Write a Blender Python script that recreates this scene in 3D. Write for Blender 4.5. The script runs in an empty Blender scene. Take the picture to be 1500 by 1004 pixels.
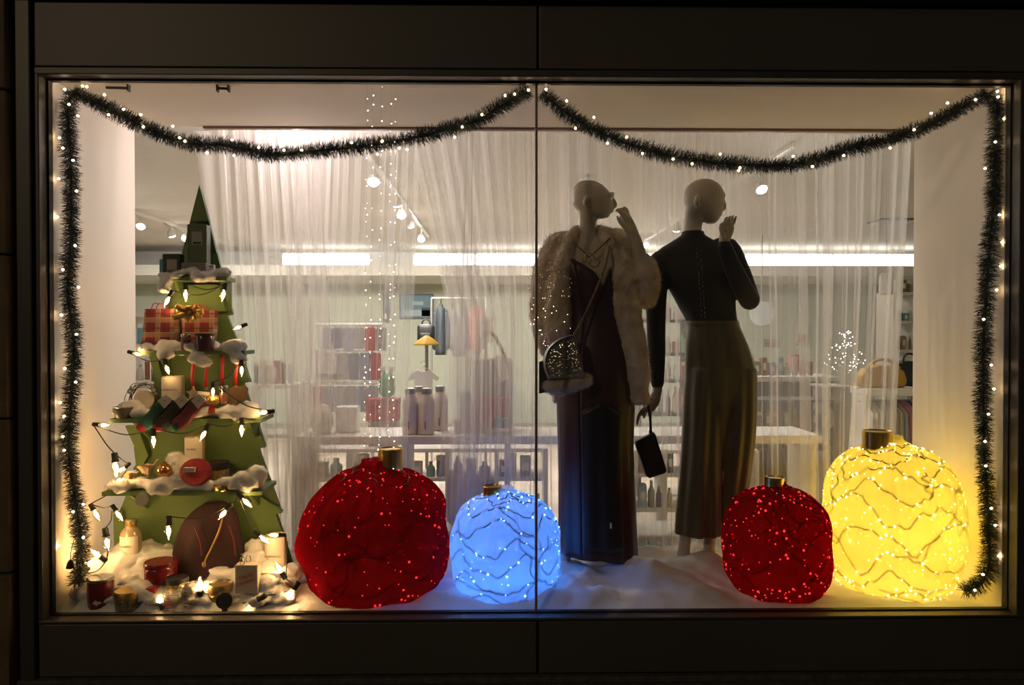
import bpy, bmesh, math, random
from mathutils import Vector, Matrix, noise, Euler

S = bpy.context.scene
COL = S.collection
PI = math.pi
# ---------------------------------------------------------------- camera, world, large lights, exposure
F = 1083.0                                   # focal length in pixels of the 1500 x 1004 frame
CZ = 1.43                                    # camera height above the pavement
cd = bpy.data.cameras.new('camera'); cam = bpy.data.objects.new('camera', cd); COL.objects.link(cam)
cd.sensor_width = 36.0; cd.lens = F / 1500 * 36.0; cd.clip_start = 0.05
cam.location = (0, 0, CZ)
cam.rotation_euler = (PI / 2 - 0.012, 0, -0.0166)
S.camera = cam
S.view_settings.view_transform = 'Standard'; S.view_settings.look = 'None'
S.view_settings.gamma = 1.0; S.view_settings.use_curve_mapping = False
S.view_settings.exposure = 1.08
S.cycles.transparent_max_bounces = 40
S.cycles.max_bounces = 8
S.cycles.sample_clamp_indirect = 3.0
S.cycles.caustics_reflective = False; S.cycles.caustics_refractive = False

w = bpy.data.worlds.new('night_sky'); S.world = w; w.use_nodes = True
w.node_tree.nodes['Background'].inputs[0].default_value = (0.30, 0.265, 0.215, 1)
w.node_tree.nodes['Background'].inputs[1].default_value = 0.045


def lamp(name, kind, loc, energy, color, radius=0.05, **kw):
    l = bpy.data.lights.new(name, kind); l.energy = energy; l.color = color
    if kind == 'AREA':
        l.shape = 'RECTANGLE'; l.size = kw.pop('sx'); l.size_y = kw.pop('sy')
    else:
        l.shadow_soft_size = radius
    rot = kw.pop('rot', None); par = kw.pop('parent', None)
    for k, v in kw.items(): setattr(l, k, v)
    o = bpy.data.objects.new(name, l); COL.objects.link(o); o.location = loc
    if rot: o.rotation_euler = rot
    if par: o.parent = par; o.location = Vector(loc) - ORG[par]
    return o


ORG = {}
RW = Euler(cam.rotation_euler).to_matrix()
CAMV = Vector(cam.location)


def at(px, py, Y):
    """world point on the vertical plane y = Y seen at a pixel of the photograph"""
    d = RW @ Vector(((px - 750) / F, (502 - py) / F, -1.0))
    return CAMV + d * (Y / d.y)


def m_of(pxs, Y): return pxs / F * Y


GY, BY = 3.09, 3.80                          # glass plane, back of the window bay
ZF, ZC = 0.238, 2.484                         # bay floor and ceiling
SHZ = 2.63                                   # shop ceiling
XL = at(75, 489, GY).x; XR = at(1475, 489, GY).x

# street light: a warm lamp high on the left across the pavement
lamp('street_lamp_offscreen', 'POINT', (-6.0, -6.0, 6.0), 200, (1.0, 0.74, 0.46), 0.3)
# ceiling downlights of the shop (the heads and tracks that hold the spots are built with the shop)
# ---------------------------------------------------------------- materials
MATS = {}


def mat(name, col, rough=0.6, metal=0.0, var=0.0, vscale=8.0, bump=0.0, bscale=60.0, emit=None, est=0.0,
        sheen=0.0, stretch=None, spec=None, coat=0.0, trans=0.0, col2=None, sampling=None, sub=0.0):
    if name in MATS: return MATS[name]
    m = bpy.data.materials.new(name); m.use_nodes = True
    nt = m.node_tree; b = nt.nodes['Principled BSDF']
    c = tuple(col) + (1,)
    b.inputs['Base Color'].default_value = c
    b.inputs['Roughness'].default_value = rough
    b.inputs['Metallic'].default_value = metal
    if spec is not None: b.inputs['Specular IOR Level'].default_value = spec
    if sheen: b.inputs['Sheen Weight'].default_value = sheen; b.inputs['Sheen Roughness'].default_value = 0.4
    if coat: b.inputs['Coat Weight'].default_value = coat
    if trans: b.inputs['Transmission Weight'].default_value = trans
    if sub:
        b.inputs['Subsurface Weight'].default_value = sub; b.inputs['Subsurface Radius'].default_value = (0.03, 0.03, 0.03)
    if emit: b.inputs['Emission Color'].default_value = tuple(emit) + (1,); b.inputs['Emission Strength'].default_value = est
    if var or bump:
        tc = nt.nodes.new('ShaderNodeTexCoord'); mp = nt.nodes.new('ShaderNodeMapping')
        nt.links.new(tc.outputs['Object'], mp.inputs['Vector'])
        if stretch: mp.inputs['Scale'].default_value = stretch
    if var:
        n = nt.nodes.new('ShaderNodeTexNoise'); n.inputs['Scale'].default_value = vscale; n.inputs['Detail'].default_value = 4
        nt.links.new(mp.outputs['Vector'], n.inputs['Vector'])
        r = nt.nodes.new('ShaderNodeValToRGB')
        a = tuple(max(0, x * (1 - var)) for x in col); z = col2 or tuple(min(1, x * (1 + var)) for x in col)
        r.color_ramp.elements[0].position = 0.3; r.color_ramp.elements[1].position = 0.7
        r.color_ramp.elements[0].color = a + (1,); r.color_ramp.elements[1].color = tuple(z) + (1,)
        nt.links.new(n.outputs['Fac'], r.inputs['Fac']); nt.links.new(r.outputs['Color'], b.inputs['Base Color'])
    if bump:
        n2 = nt.nodes.new('ShaderNodeTexNoise'); n2.inputs['Scale'].default_value = bscale; n2.inputs['Detail'].default_value = 3
        nt.links.new(mp.outputs['Vector'], n2.inputs['Vector'])
        bp = nt.nodes.new('ShaderNodeBump'); bp.inputs['Strength'].default_value = bump; bp.inputs['Distance'].default_value = 0.01
        nt.links.new(n2.outputs['Fac'], bp.inputs['Height']); nt.links.new(bp.outputs['Normal'], b.inputs['Normal'])
    if sampling: m.cycles.emission_sampling = sampling
    MATS[name] = m
    return m


def emis(name, col, st, sampling='AUTO'):
    if name in MATS: return MATS[name]
    m = bpy.data.materials.new(name); m.use_nodes = True; nt = m.node_tree
    nt.nodes.remove(nt.nodes['Principled BSDF'])
    e = nt.nodes.new('ShaderNodeEmission'); e.inputs[0].default_value = tuple(col) + (1,); e.inputs[1].default_value = st
    nt.links.new(e.outputs[0], nt.nodes['Material Output'].inputs[0]); m.cycles.emission_sampling = sampling
    MATS[name] = m
    return m


def sheer(name, col, tcol, fac, transl=0.6, streak=None, rough_lo=0.0, coords='Object'):
    """woven sheer cloth: open weave (transparent) mixed with diffuse and translucent thread"""
    if name in MATS: return MATS[name]
    m = bpy.data.materials.new(name); m.use_nodes = True; nt = m.node_tree
    nt.nodes.remove(nt.nodes['Principled BSDF'])
    d = nt.nodes.new('ShaderNodeBsdfDiffuse'); t = nt.nodes.new('ShaderNodeBsdfTranslucent'); x = nt.nodes.new('ShaderNodeBsdfTransparent')
    d.inputs[0].default_value = tuple(col) + (1,); t.inputs[0].default_value = tuple(col) + (1,); x.inputs[0].default_value = tuple(tcol) + (1,)
    m1 = nt.nodes.new('ShaderNodeMixShader'); m1.inputs[0].default_value = transl
    nt.links.new(d.outputs[0], m1.inputs[1]); nt.links.new(t.outputs[0], m1.inputs[2])
    m2 = nt.nodes.new('ShaderNodeMixShader'); m2.inputs[0].default_value = fac
    nt.links.new(m1.outputs[0], m2.inputs[1]); nt.links.new(x.outputs[0], m2.inputs[2])
    if streak:
        tc = nt.nodes.new('ShaderNodeTexCoord'); mp = nt.nodes.new('ShaderNodeMapping'); mp.inputs['Scale'].default_value = streak[0]
        n = nt.nodes.new('ShaderNodeTexNoise'); n.inputs['Scale'].default_value = streak[1]; n.inputs['Detail'].default_value = 5
        mr = nt.nodes.new('ShaderNodeMapRange'); mr.inputs[1].default_value = 0.3; mr.inputs[2].default_value = 0.7
        mr.inputs[3].default_value = fac - streak[2]; mr.inputs[4].default_value = min(0.97, fac + streak[2])
        nt.links.new(tc.outputs[coords], mp.inputs[0]); nt.links.new(mp.outputs[0], n.inputs['Vector'])
        nt.links.new(n.outputs['Fac'], mr.inputs[0]); nt.links.new(mr.outputs[0], m2.inputs[0])
    nt.links.new(m2.outputs[0], nt.nodes['Material Output'].inputs[0])
    MATS[name] = m
    return m


def clear(name, tint=(1, 1, 1), refl=0.06, rough=0.02):
    """thin clear glass or plastic: mostly see-through with a fresnel sheen"""
    if name in MATS: return MATS[name]
    m = bpy.data.materials.new(name); m.use_nodes = True; nt = m.node_tree
    nt.nodes.remove(nt.nodes['Principled BSDF'])
    g = nt.nodes.new('ShaderNodeBsdfGlossy'); g.inputs['Roughness'].default_value = rough
    t = nt.nodes.new('ShaderNodeBsdfTransparent'); t.inputs[0].default_value = tuple(tint) + (1,)
    mx = nt.nodes.new('ShaderNodeMixShader'); mx.inputs[0].default_value = refl
    nt.links.new(t.outputs[0], mx.inputs[1]); nt.links.new(g.outputs[0], mx.inputs[2])
    nt.links.new(mx.outputs[0], nt.nodes['Material Output'].inputs[0])
    MATS[name] = m
    return m


# ---------------------------------------------------------------- objects
def tag(o, label=None, cat=None, group=None, kind=None):
    if label: o['label'] = label
    if cat: o['category'] = cat
    if group: o['group'] = group
    if kind: o['kind'] = kind
    return o


def thing(name, loc, label, cat, group=None):
    o = bpy.data.objects.new(name, None); COL.objects.link(o); o.location = loc
    o.empty_display_size = 0.05
    ORG[o] = Vector(loc)
    return tag(o, label, cat, group)


def struct(name, loc=(0, 0, 0), label=None):
    o = bpy.data.objects.new(name, None); COL.objects.link(o); o.location = loc; ORG[o] = Vector(loc)
    return tag(o, label, None, None, 'structure')


class G:
    """collects faces in world coordinates; done() links them as one mesh object"""
    def __init__(s): s.v = []; s.f = []

    def add(s, vs, fs):
        n = len(s.v); s.v += [Vector(v) for v in vs]; s.f += [tuple(i + n for i in f) for f in fs]; return s

    def box(s, lo, hi):
        x0, y0, z0 = lo; x1, y1, z1 = hi
        return s.add([(x0, y0, z0), (x1, y0, z0), (x1, y1, z0), (x0, y1, z0), (x0, y0, z1), (x1, y0, z1), (x1, y1, z1), (x0, y1, z1)],
                     [(0, 3, 2, 1), (4, 5, 6, 7), (0, 1, 5, 4), (1, 2, 6, 5), (2, 3, 7, 6), (3, 0, 4, 7)])

    def bbox(s, lo, hi, bev=0.006, rz=0.0, seg=2):
        lo, hi = Vector(lo), Vector(hi); c = (lo + hi) / 2; sz = hi - lo
        bm = bmesh.new(); bmesh.ops.create_cube(bm, size=1, matrix=Matrix.Diagonal((sz.x, sz.y, sz.z, 1)))
        bmesh.ops.bevel(bm, geom=list(bm.edges), offset=min(bev, min(sz) * 0.45), segments=seg, profile=0.5, affect='EDGES')
        R = Matrix.Rotation(rz, 3, 'Z')
        bm.verts.index_update()
        s.add([R @ v.co + c for v in bm.verts], [[v.index for v in f.verts] for f in bm.faces]); bm.free(); return s

    def loft(s, rings, cap0=True, cap1=True, closed=True):
        n = len(rings[0]); vs = [p for r in rings for p in r]; fs = []
        m = n if closed else n - 1
        for i in range(len(rings) - 1):
            for j in range(m):
                k = (j + 1) % n
                fs.append((i * n + j, i * n + k, (i + 1) * n + k, (i + 1) * n + j))
        if closed and cap0: fs.append(tuple(range(n - 1, -1, -1)))
        if closed and cap1: fs.append(tuple((len(rings) - 1) * n + j for j in range(n)))
        return s.add(vs, fs)

    def lathe(s, base, prof, n=20, axis=None, a0=0, wob=None):
        """prof: (radius, height) pairs from base upward"""
        base = Vector(base); R = Matrix.Identity(3)
        if axis is not None: R = Vector((0, 0, 1)).rotation_difference(Vector(axis)).to_matrix()
        rings = []
        for r, h in prof:
            ring = []
            for j in range(n):
                a = 2 * PI * j / n + a0; q = max(r, 1e-4) * (wob(a, h) if wob else 1)
                ring.append(base + R @ Vector((q * math.cos(a), q * math.sin(a), h)))
            rings.append(ring)
        return s.loft(rings)

    def tube(s, pts, rad, n=8, flat=1.0, cap=True):
        pts = [Vector(p) for p in pts]
        rad = rad if isinstance(rad, (list, tuple)) else [rad] * len(pts)
        rings = []; up = None
        for i, p in enumerate(pts):
            t = (pts[min(i + 1, len(pts) - 1)] - pts[max(i - 1, 0)])
            t = t.normalized() if t.length > 1e-9 else Vector((0, 0, 1))
            if up is None:
                up = Vector((0, 1, 0)) if abs(t.y) < 0.9 else Vector((1, 0, 0))
            u = (up - t * up.dot(t))
            u = u.normalized() if u.length > 1e-6 else t.orthogonal().normalized()
            up = u; v = t.cross(u)
            rings.append([p + u * (rad[i] * flat * math.cos(2 * PI * j / n)) + v * (rad[i] * math.sin(2 * PI * j / n)) for j in range(n)])
        return s.loft(rings, cap, cap)

    def prism(s, poly, y0, y1):
        """poly: world (x, z) outline, extruded along y"""
        n = len(poly)
        vs = [(x, y0, z) for x, z in poly] + [(x, y1, z) for x, z in poly]
        fs = [tuple(range(n)), tuple(range(2 * n - 1, n - 1, -1))] + [(i, (i + 1) % n, n + (i + 1) % n, n + i) for i in range(n)]
        return s.add(vs, fs)

    def pxprism(s, poly, Y, depth):
        q = [at(x, y, Y) for x, y in poly]
        return s.prism([(p.x, p.z) for p in q], Y, Y + depth)

    def ball(s, c, r, sub=2, sq=(1, 1, 1), jit=0, seed=0):
        bm = bmesh.new(); bmesh.ops.create_icosphere(bm, subdivisions=sub, radius=1)
        c = Vector(c); bm.verts.index_update(); vs = []
        for v in bm.verts:
            q = v.co.copy(); k = 1 + (jit * noise.noise(q * 1.7 + Vector((seed * 3.1, seed, 0))) if jit else 0)
            vs.append(c + Vector((q.x * r * sq[0], q.y * r * sq[1], q.z * r * sq[2])) * k)
        s.add(vs, [[v.index for v in f.verts] for f in bm.faces]); bm.free(); return s

    def done(s, name, m, parent=None, smooth=False, origin=None, auto=None):
        me = bpy.data.meshes.new(name)
        if parent is not None: o0 = ORG[parent]
        elif origin is not None: o0 = Vector(origin)
        else:
            xs = [v.x for v in s.v]; ys = [v.y for v in s.v]; zs = [v.z for v in s.v]
            o0 = Vector(((min(xs) + max(xs)) / 2, (min(ys) + max(ys)) / 2, min(zs)))
        me.from_pydata([v - o0 for v in s.v], [], s.f); me.validate(); 
        bm = bmesh.new(); bm.from_mesh(me); bmesh.ops.recalc_face_normals(bm, faces=bm.faces); bm.to_mesh(me); bm.free()
        if smooth:
            me.polygons.foreach_set('use_smooth', [True] * len(me.polygons))
            if auto: me.set_sharp_from_angle(angle=math.radians(auto))
        me.materials.append(m)
        o = bpy.data.objects.new(name, me); COL.objects.link(o)
        if parent is not None: o.parent = parent
        else: o.location = o0
        ORG[o] = o0
        return o


def inst(name, me, loc, parent=None, rot=None, scale=None):
    o = bpy.data.objects.new(name, me); COL.objects.link(o)
    loc = Vector(loc); ORG[o] = loc
    if parent is not None: o.parent = parent; o.location = loc - ORG[parent]
    else: o.location = loc
    if rot is not None: o.rotation_euler = rot
    if scale: o.scale = scale
    return o


def text(s, loc, size, m, parent, rz=0.0, name='lettering', tilt=0.0, align='CENTER'):
    c = bpy.data.curves.new(name, 'FONT'); c.body = s; c.size = size; c.align_x = align; c.align_y = 'CENTER'; c.extrude = 0.0004
    tmp = bpy.data.objects.new('tmp', c); COL.objects.link(tmp)
    dg = bpy.context.evaluated_depsgraph_get(); dg.update()
    me = bpy.data.meshes.new_from_object(tmp.evaluated_get(dg)); bpy.data.objects.remove(tmp); bpy.data.curves.remove(c)
    me.materials.clear(); me.materials.append(m); me.name = name
    o = bpy.data.objects.new(name, me); COL.objects.link(o); o.parent = parent
    o.location = Vector(loc) - ORG[parent]; o.rotation_euler = (PI / 2, tilt, rz); ORG[o] = Vector(loc)
    return o


def remesh(g, voxel, smooth_it=4, fac=0.5):
    """one continuous skin over overlapping solids"""
    me = bpy.data.meshes.new('tmp'); me.from_pydata(g.v, [], g.f)
    bm = bmesh.new(); bm.from_mesh(me); bmesh.ops.recalc_face_normals(bm, faces=bm.faces); bm.to_mesh(me); bm.free()
    o = bpy.data.objects.new('tmp', me); COL.objects.link(o)
    r = o.modifiers.new('r', 'REMESH'); r.mode = 'VOXEL'; r.voxel_size = voxel
    if smooth_it:
        sm = o.modifiers.new('s', 'SMOOTH'); sm.factor = fac; sm.iterations = smooth_it
    dg = bpy.context.evaluated_depsgraph_get(); dg.update()
    em = o.evaluated_get(dg).to_mesh()
    out = G(); out.v = [v.co.copy() for v in em.vertices]; out.f = [tuple(p.vertices) for p in em.polygons]
    out.n = [v.normal.copy() for v in em.vertices]
    o.evaluated_get(dg).to_mesh_clear()
    bpy.data.objects.remove(o); bpy.data.meshes.remove(me)
    return out


def spline(pts, n):
    """catmull-rom through points (tuples of equal length), n samples per span"""
    out = []
    P = [tuple(p) for p in pts]
    for i in range(len(P) - 1):
        p0 = P[max(i - 1, 0)]; p1 = P[i]; p2 = P[i + 1]; p3 = P[min(i + 2, len(P) - 1)]
        for k in range(n):
            t = k / n
            out.append(tuple(0.5 * (2 * b + (c - a) * t + (2 * a - 5 * b + 4 * c - d) * t * t + (3 * b - a - 3 * c + d) * t ** 3)
                             for a, b, c, d in zip(p0, p1, p2, p3)))
    out.append(P[-1])
    return out


def ip(x, tab):
    if x <= tab[0][0]: return tab[0][1]
    for (a, b), (c, d) in zip(tab, tab[1:]):
        if x <= c: return b + (d - b) * (x - a) / (c - a)
    return tab[-1][1]


def fuzz(g, n, length, width, seed, lean=0.5, down=0.0):
    """short tapering strands standing on a surface"""
    rnd = random.Random(seed); out = G(); m = len(g.f)
    for _ in range(n):
        f = g.f[rnd.randrange(m)]
        a, b, c = (g.v[f[0]], g.v[f[1]], g.v[f[2]])
        nn = (b - a).cross(c - a)
        if nn.length < 1e-12: continue
        nn.normalize()
        u, v = rnd.random(), rnd.random()
        if u + v > 1: u, v = 1 - u, 1 - v
        p = a + (b - a) * u + (c - a) * v
        d = nn + Vector((rnd.gauss(0, lean), rnd.gauss(0, lean), rnd.gauss(0, lean) - down)); d.normalize()
        side = d.cross(Vector((rnd.gauss(0, 1), rnd.gauss(0, 1), rnd.gauss(0, 1)))); side.normalize()
        L = length * rnd.uniform(0.5, 1.2); w = width * rnd.uniform(0.6, 1.2)
        out.add([p - side * w - nn * 0.002, p + side * w - nn * 0.002, p + d * L], [(0, 1, 2)])
    return out


# common materials
M_black = mat('black_plastic', (0.012, 0.012, 0.012), 0.5)
M_cable = mat('green_cable', (0.014, 0.02, 0.014), 0.6)
M_white = mat('white_paint', (0.78, 0.76, 0.72), 0.6, var=0.04, vscale=5)
M_gold = mat('brushed_gold', (0.62, 0.42, 0.13), 0.28, 1.0, var=0.12, vscale=20, stretch=(6, 6, 0.4))
M_chrome = mat('chrome', (0.75, 0.75, 0.75), 0.2, 1.0)
M_ink = mat('printed_ink', (0.03, 0.028, 0.026), 0.8)
M_redink = mat('red_ink', (0.62, 0.05, 0.02), 0.8)
M_paper = mat('paper_label', (0.78, 0.72, 0.62), 0.8, var=0.03)
# ================================================================ THE SETTING
M_metal = mat('dark_metal', (0.062, 0.058, 0.05), 0.45, 0.3, var=0.12, vscale=1.5)
M_panel = mat('dark_panel', (0.075, 0.068, 0.057), 0.5, 0.1, var=0.15, vscale=0.8)
M_stone = mat('brown_stone', (0.12, 0.085, 0.045), 0.85, var=0.25, vscale=6, bump=0.4, bscale=40)
M_side = mat('asphalt', (0.07, 0.065, 0.06), 0.9, var=0.3, vscale=30, bump=0.5, bscale=120)
M_wall = mat('bay_wall', (0.84, 0.76, 0.64), 0.75, var=0.03, vscale=3, bump=0.03, bscale=25)
M_shopwall = mat('pale_green_wall', (0.50, 0.53, 0.43), 0.8, var=0.03)
M_shopceil = mat('shop_ceiling', (0.66, 0.63, 0.59), 0.9, var=0.03)
M_shopfloor = mat('shop_floor', (0.46, 0.38, 0.30), 0.5, var=0.2, vscale=4)
M_snowmat = mat('cotton_snow', (0.80, 0.79, 0.78), 0.95, var=0.04, vscale=9, bump=0.35, bscale=35)

g = G(); g.box((-9, -9, -0.2), (9, 3.02, 0.0)); tag(g.done('floor_pavement', M_side), 'dark asphalt pavement under the shop window', None, None, 'structure')

# facade: fascia panels over, plinth panels under, jambs, stone pilaster on the left
fac = struct('wall_front')
yF = 3.02
zt0 = at(788, 101, yF).z; zt1 = at(788, 7, yF).z; xm = at(788, 50, yF).x
xl = at(50, 50, yF).x; xr = XR + 0.045
GAP = 0.005
for a, b in ((xl, xm - GAP), (xm + GAP, xr)):
    G().bbox((a, yF, zt0), (b, yF + 0.06, zt1), 0.004).done('fascia_panel', M_panel, fac)
zb1 = at(785, 911, yF).z; zb0 = at(785, 987, yF).z
for a, b in ((xl, xm - GAP), (xm + GAP, xr)):
    G().bbox((a, yF, zb0), (b, yF + 0.06, zb1), 0.004).done('plinth_panel', M_panel, fac)
G().box((xl - 0.1, yF + 0.05, 0.0), (xr + 0.1, GY + 0.02, zb1 - 0.004)).done('backing', M_black, fac)
G().box((xl - 0.1, yF + 0.05, zt0 + 0.003), (xr + 0.1, GY + 0.06, zt1)).done('backing', M_black, fac)
G().bbox((-4.2, yF - 0.06, zt1 + 0.012), (4.2, yF + 0.3, zt1 + 0.5), 0.01).done('canopy_edge', M_metal, fac)
G().bbox((xl - 0.1, yF - 0.02, 0.0), (xr + 0.1, yF + 0.05, zb0 - 0.008), 0.005).done('kerb', M_side, fac)
# left jamb strips and the stacked stones of the pilaster
xa = at(22, 500, yF).x
G().bbox((xa + 0.012, yF - 0.01, 0), (xl - 0.012, yF + 0.3, zt1 + 0.3), 0.006).done('jamb', M_metal, fac)
G().bbox((xr + 0.012, yF - 0.01, 0), (xr + 0.3, yF + 0.06, zt1 + 0.3), 0.006).done('jamb', M_metal, fac)
zz = 0.0; k = 0
for h in (0.47, 0.62, 0.655, 0.655, 0.655, 0.6):
    dx = 0.004 * math.sin(k * 2.3)
    G().bbox((-2.9, yF - 0.05 + dx, zz + 0.004), (xa, yF + 0.3, zz + h - 0.004), 0.008).done('stone', M_stone, fac); zz += h; k += 1
G().box((-2.9, yF, 0), (xa - 0.012, yF + 0.28, zz)).done('mortar', mat('mortar', (0.03, 0.025, 0.02), 0.9), fac)

# the shop window: frame bars, mullion, two panes
win = struct('window_1')
zs = at(750, 896, GY).z; zh = at(750, 121.5, GY).z
fb = G().bbox((xl, yF - 0.005, zb1 + 0.004), (xr, GY + 0.02, zs), 0.004).done('sill_bar', M_metal, win)
fb = G().bbox((xl, yF - 0.005, zh), (xr, GY + 0.02, zt0 - 0.004), 0.004).done('head_bar', M_metal, win)
fb = G().bbox((xl, yF - 0.003, zs - 0.02), (XL, GY + 0.02, zh + 0.02), 0.004).done('side_bar', M_metal, win)
fb = G().bbox((XR, yF - 0.003, zs - 0.02), (xr, GY + 0.02, zh + 0.02), 0.004).done('side_bar', M_metal, win)
M_glass = clear('window_glass', (0.985, 0.99, 0.985), 0.035, 0.0)
xmu = at(785.5, 500, GY).x
for a, b in ((XL + 0.001, xmu - 0.004), (xmu + 0.004, XR - 0.001)):
    G().box((a, GY - 0.003, zs), (b, GY + 0.003, zh)).done('pane', M_glass, win)
G().bbox((xmu - 0.0055, GY - 0.012, zs), (xmu + 0.0055, GY + 0.012, zh), 0.002).done('mullion', mat('mullion', (0.26, 0.21, 0.16), 0.45, 0.2), win)
# black gasket around the opening
M_gask = mat('gasket', (0.008, 0.008, 0.008), 0.6)
gk = G()
for lo, hi in (((XL, GY - 0.02, zs), (XR, GY + 0.004, zs + 0.006)), ((XL, GY - 0.02, zh - 0.008), (XR, GY + 0.004, zh)),
               ((XL, GY - 0.02, zs), (XL + 0.008, GY + 0.004, zh)), ((XR - 0.006, GY - 0.02, zs), (XR, GY + 0.004, zh))): gk.box(lo, hi)
gk.done('gasket', M_gask, win)

# the window bay: floor, ceiling, two side walls
Y1 = GY + 0.021
tag(G().box((XL - 0.1, Y1, ZF - 0.1), (XR + 0.1, 3.93, ZF)).done('floor_bay', M_white), 'white floor of the window bay', None, None, 'structure')
ceil = tag(G().box((XL - 0.1, Y1, ZC), (XR + 0.1, BY, ZC + 0.12)).done('ceiling_bay', M_wall), 'plain ceiling of the window bay', None, None, 'structure')
tag(G().box((XL - 0.12, Y1, 0), (XL, BY, ZC)).done('wall_left', M_wall), 'cream left wall of the window bay', None, None, 'structure')
tag(G().box((XR, Y1, 0), (XR + 0.12, BY, ZC)).done('wall_right', M_wall), 'cream right wall of the window bay', None, None, 'structure')
# curtain track along the back edge of the ceiling
tx0 = at(298, 190, BY).x
tag(G().bbox((tx0, BY - 0.012, ZC - 0.012), (XR, BY + 0.02, ZC + 0.004), 0.004).done('trim_1', mat('track_wood', (0.30, 0.20, 0.14), 0.5), None), 'thin brown curtain track along the ceiling edge', None, None, 'structure')
# hooks screwed into the front of the ceiling
for (px, py, wpx) in ((172, 128, 32), (327, 128, 16)):
    p = at(px, py, 3.17); t = thing('ceiling_bracket', (p.x, p.y, ZC), 'short black bracket with wire ends under the bay ceiling' if wpx > 20 else 'small black clip with two flanges under the bay ceiling', 'bracket')
    h = m_of(wpx, 3.17) / 2
    G().tube([(p.x - h, p.y, ZC - 0.012), (p.x + h, p.y, ZC - 0.014)], 0.006, 8).done('bar', M_black, t)
    for sx in (-1, 1) if wpx < 20 else (1,):
        G().bbox((p.x + sx * h - 0.003, p.y - 0.012, ZC - 0.028), (p.x + sx * h + 0.003, p.y + 0.012, ZC), 0.001).done('flange', M_black, t)

# the shop behind
SX0, SX1, SYB = -6.8, 6.8, 11.8
tag(G().box((SX0, 3.93, -0.1), (SX1, SYB, 0.0)).done('floor_shop', M_shopfloor), 'brown floor of the shop interior', None, None, 'structure')
tag(G().box((SX0, BY, SHZ), (SX1, SYB, SHZ + 0.1)).done('ceiling_shop', M_shopceil), 'flat ceiling of the shop interior', None, None, 'structure')
tag(G().box((SX0 - 0.1, BY, 0), (SX0, SYB, SHZ)).done('wall_shop_left', M_shopwall), 'left wall of the shop', None, None, 'structure')
tag(G().box((SX1, BY, 0), (SX1 + 0.1, SYB, SHZ)).done('wall_shop_right', M_shopwall), 'right wall of the shop', None, None, 'structure')
tag(G().box((SX0, SYB, 0), (SX1, SYB + 0.1, SHZ)).done('wall_back', M_shopwall), 'pale green back wall of the shop', None, None, 'structure')
tag(G().box((SX0, BY - 0.02, 0), (XL - 0.12, BY, SHZ)).done('wall_front_left', M_shopwall), 'inner face of the shop front', None, None, 'structure')
tag(G().box((XR + 0.12, BY - 0.02, 0), (SX1, BY, SHZ)).done('wall_front_right', M_shopwall), 'inner face of the shop front', None, None, 'structure')
# soffit with the cove light along the back
zs0 = at(800, 404, 10.0).z; zs1 = at(800, 389, 10.0).z
tag(G().box((SX0, 10.0, zs0), (SX1, SYB, zs1)).done('trim_2', mat('soffit', (0.66, 0.64, 0.58), 0.8)), 'pale soffit along the back wall of the shop', None, None, 'structure')
tag(G().box((SX0, 10.9, zs1), (SX1, SYB, SHZ)).done('trim_3', M_shopceil), 'recess wall above the soffit', None, None, 'structure')
M_cove = emis('cove_tube', (1.0, 0.97, 0.90), 2.8)
t = thing('cove_light', (0.5, 10.3, zs1), 'row of long white diffusers glowing in the cove above the soffit', 'light')
for k, (pa, pb) in enumerate(((414, 541), (606, 695), (696, 800), (801, 955), (956, 1090), (1091, 1220), (1221, 1350))):
    a = at(pa, 380, 10.3).x; b = at(pb, 380, 10.3).x
    G().bbox((a, 10.28, zs1), (b, 10.34, zs1 + 0.03), 0.004).done('batten', M_white, t)
    G().bbox((a, 10.26, zs1 + 0.02), (b, 10.33, at(800, 371.5, 10.27).z), 0.03).done('diffuser', M_cove, t, smooth=True)

# track lights
M_lens = emis('spot_lens', (1.0, 0.93, 0.78), 25.0)
M_shade = mat('track_white', (0.8, 0.8, 0.78), 0.4)
TZ = 2.48
def track(label, xs, y0, y1, heads):
    t = thing('track_light', (xs, (y0 + y1) / 2, SHZ), label, 'light')
    G().bbox((xs - 0.018, y0, SHZ - 0.03), (xs + 0.018, y1, SHZ), 0.003).done('rail', M_shade, t)
    for i, (px, py, e) in enumerate(heads):
        d = F * (TZ - CZ) / (489 - py); p = at(px, py, d)
        hd = G().tube([(xs, p.y, SHZ - 0.03), (p.x, p.y + 0.02, p.z + 0.07)], 0.008, 6).done('arm', M_shade, t)
        fwd = i % 2 == 0; dr = Vector((0.10, -0.62 if fwd else 0.53, -0.78 if fwd else -0.85)).normalized()
        c = Vector((p.x, p.y, p.z))
        G().lathe(c + dr * -0.07, [(0.02, 0), (0.036, 0.02), (0.042, 0.05), (0.045, 0.068), (0.04, 0.07)], 14, dr).done('head', M_shade, t)
        G().lathe(c + dr * 0.001, [(0.001, 0), (0.038, 0.0), (0.03, 0.012), (0.001, 0.016)], 14, dr).done('lens', M_lens, t)
        lamp('spot_glow', 'SPOT', c + dr * 0.03, e * (0.85 if fwd else 4.6), (1.0, 0.93, 0.84), 0.04, parent=t, rot=(math.radians(-38 if fwd else 32), 0, 0), spot_size=math.radians(150), spot_blend=0.6)
track('white ceiling track with five glowing spots, in front of the framed picture', at(547, 265, 5.1).x, 4.6, 9.0, ((547, 267, 30), (582, 300, 30), (588, 316, 24), (602, 331, 24), (617, 351, 24)))
track('white ceiling track with three glowing spots, above the mannequin in olive trousers', 1.85, 4.6, 9.6, ((1116, 278, 40), (991, 337, 30), (946, 360, 24)))
track('white ceiling track with three glowing spots, beside the tip of the green tree', -3.55, 6.0, 9.6, ((206, 332, 34), (252, 345, 30), (272, 350, 24)))
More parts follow.
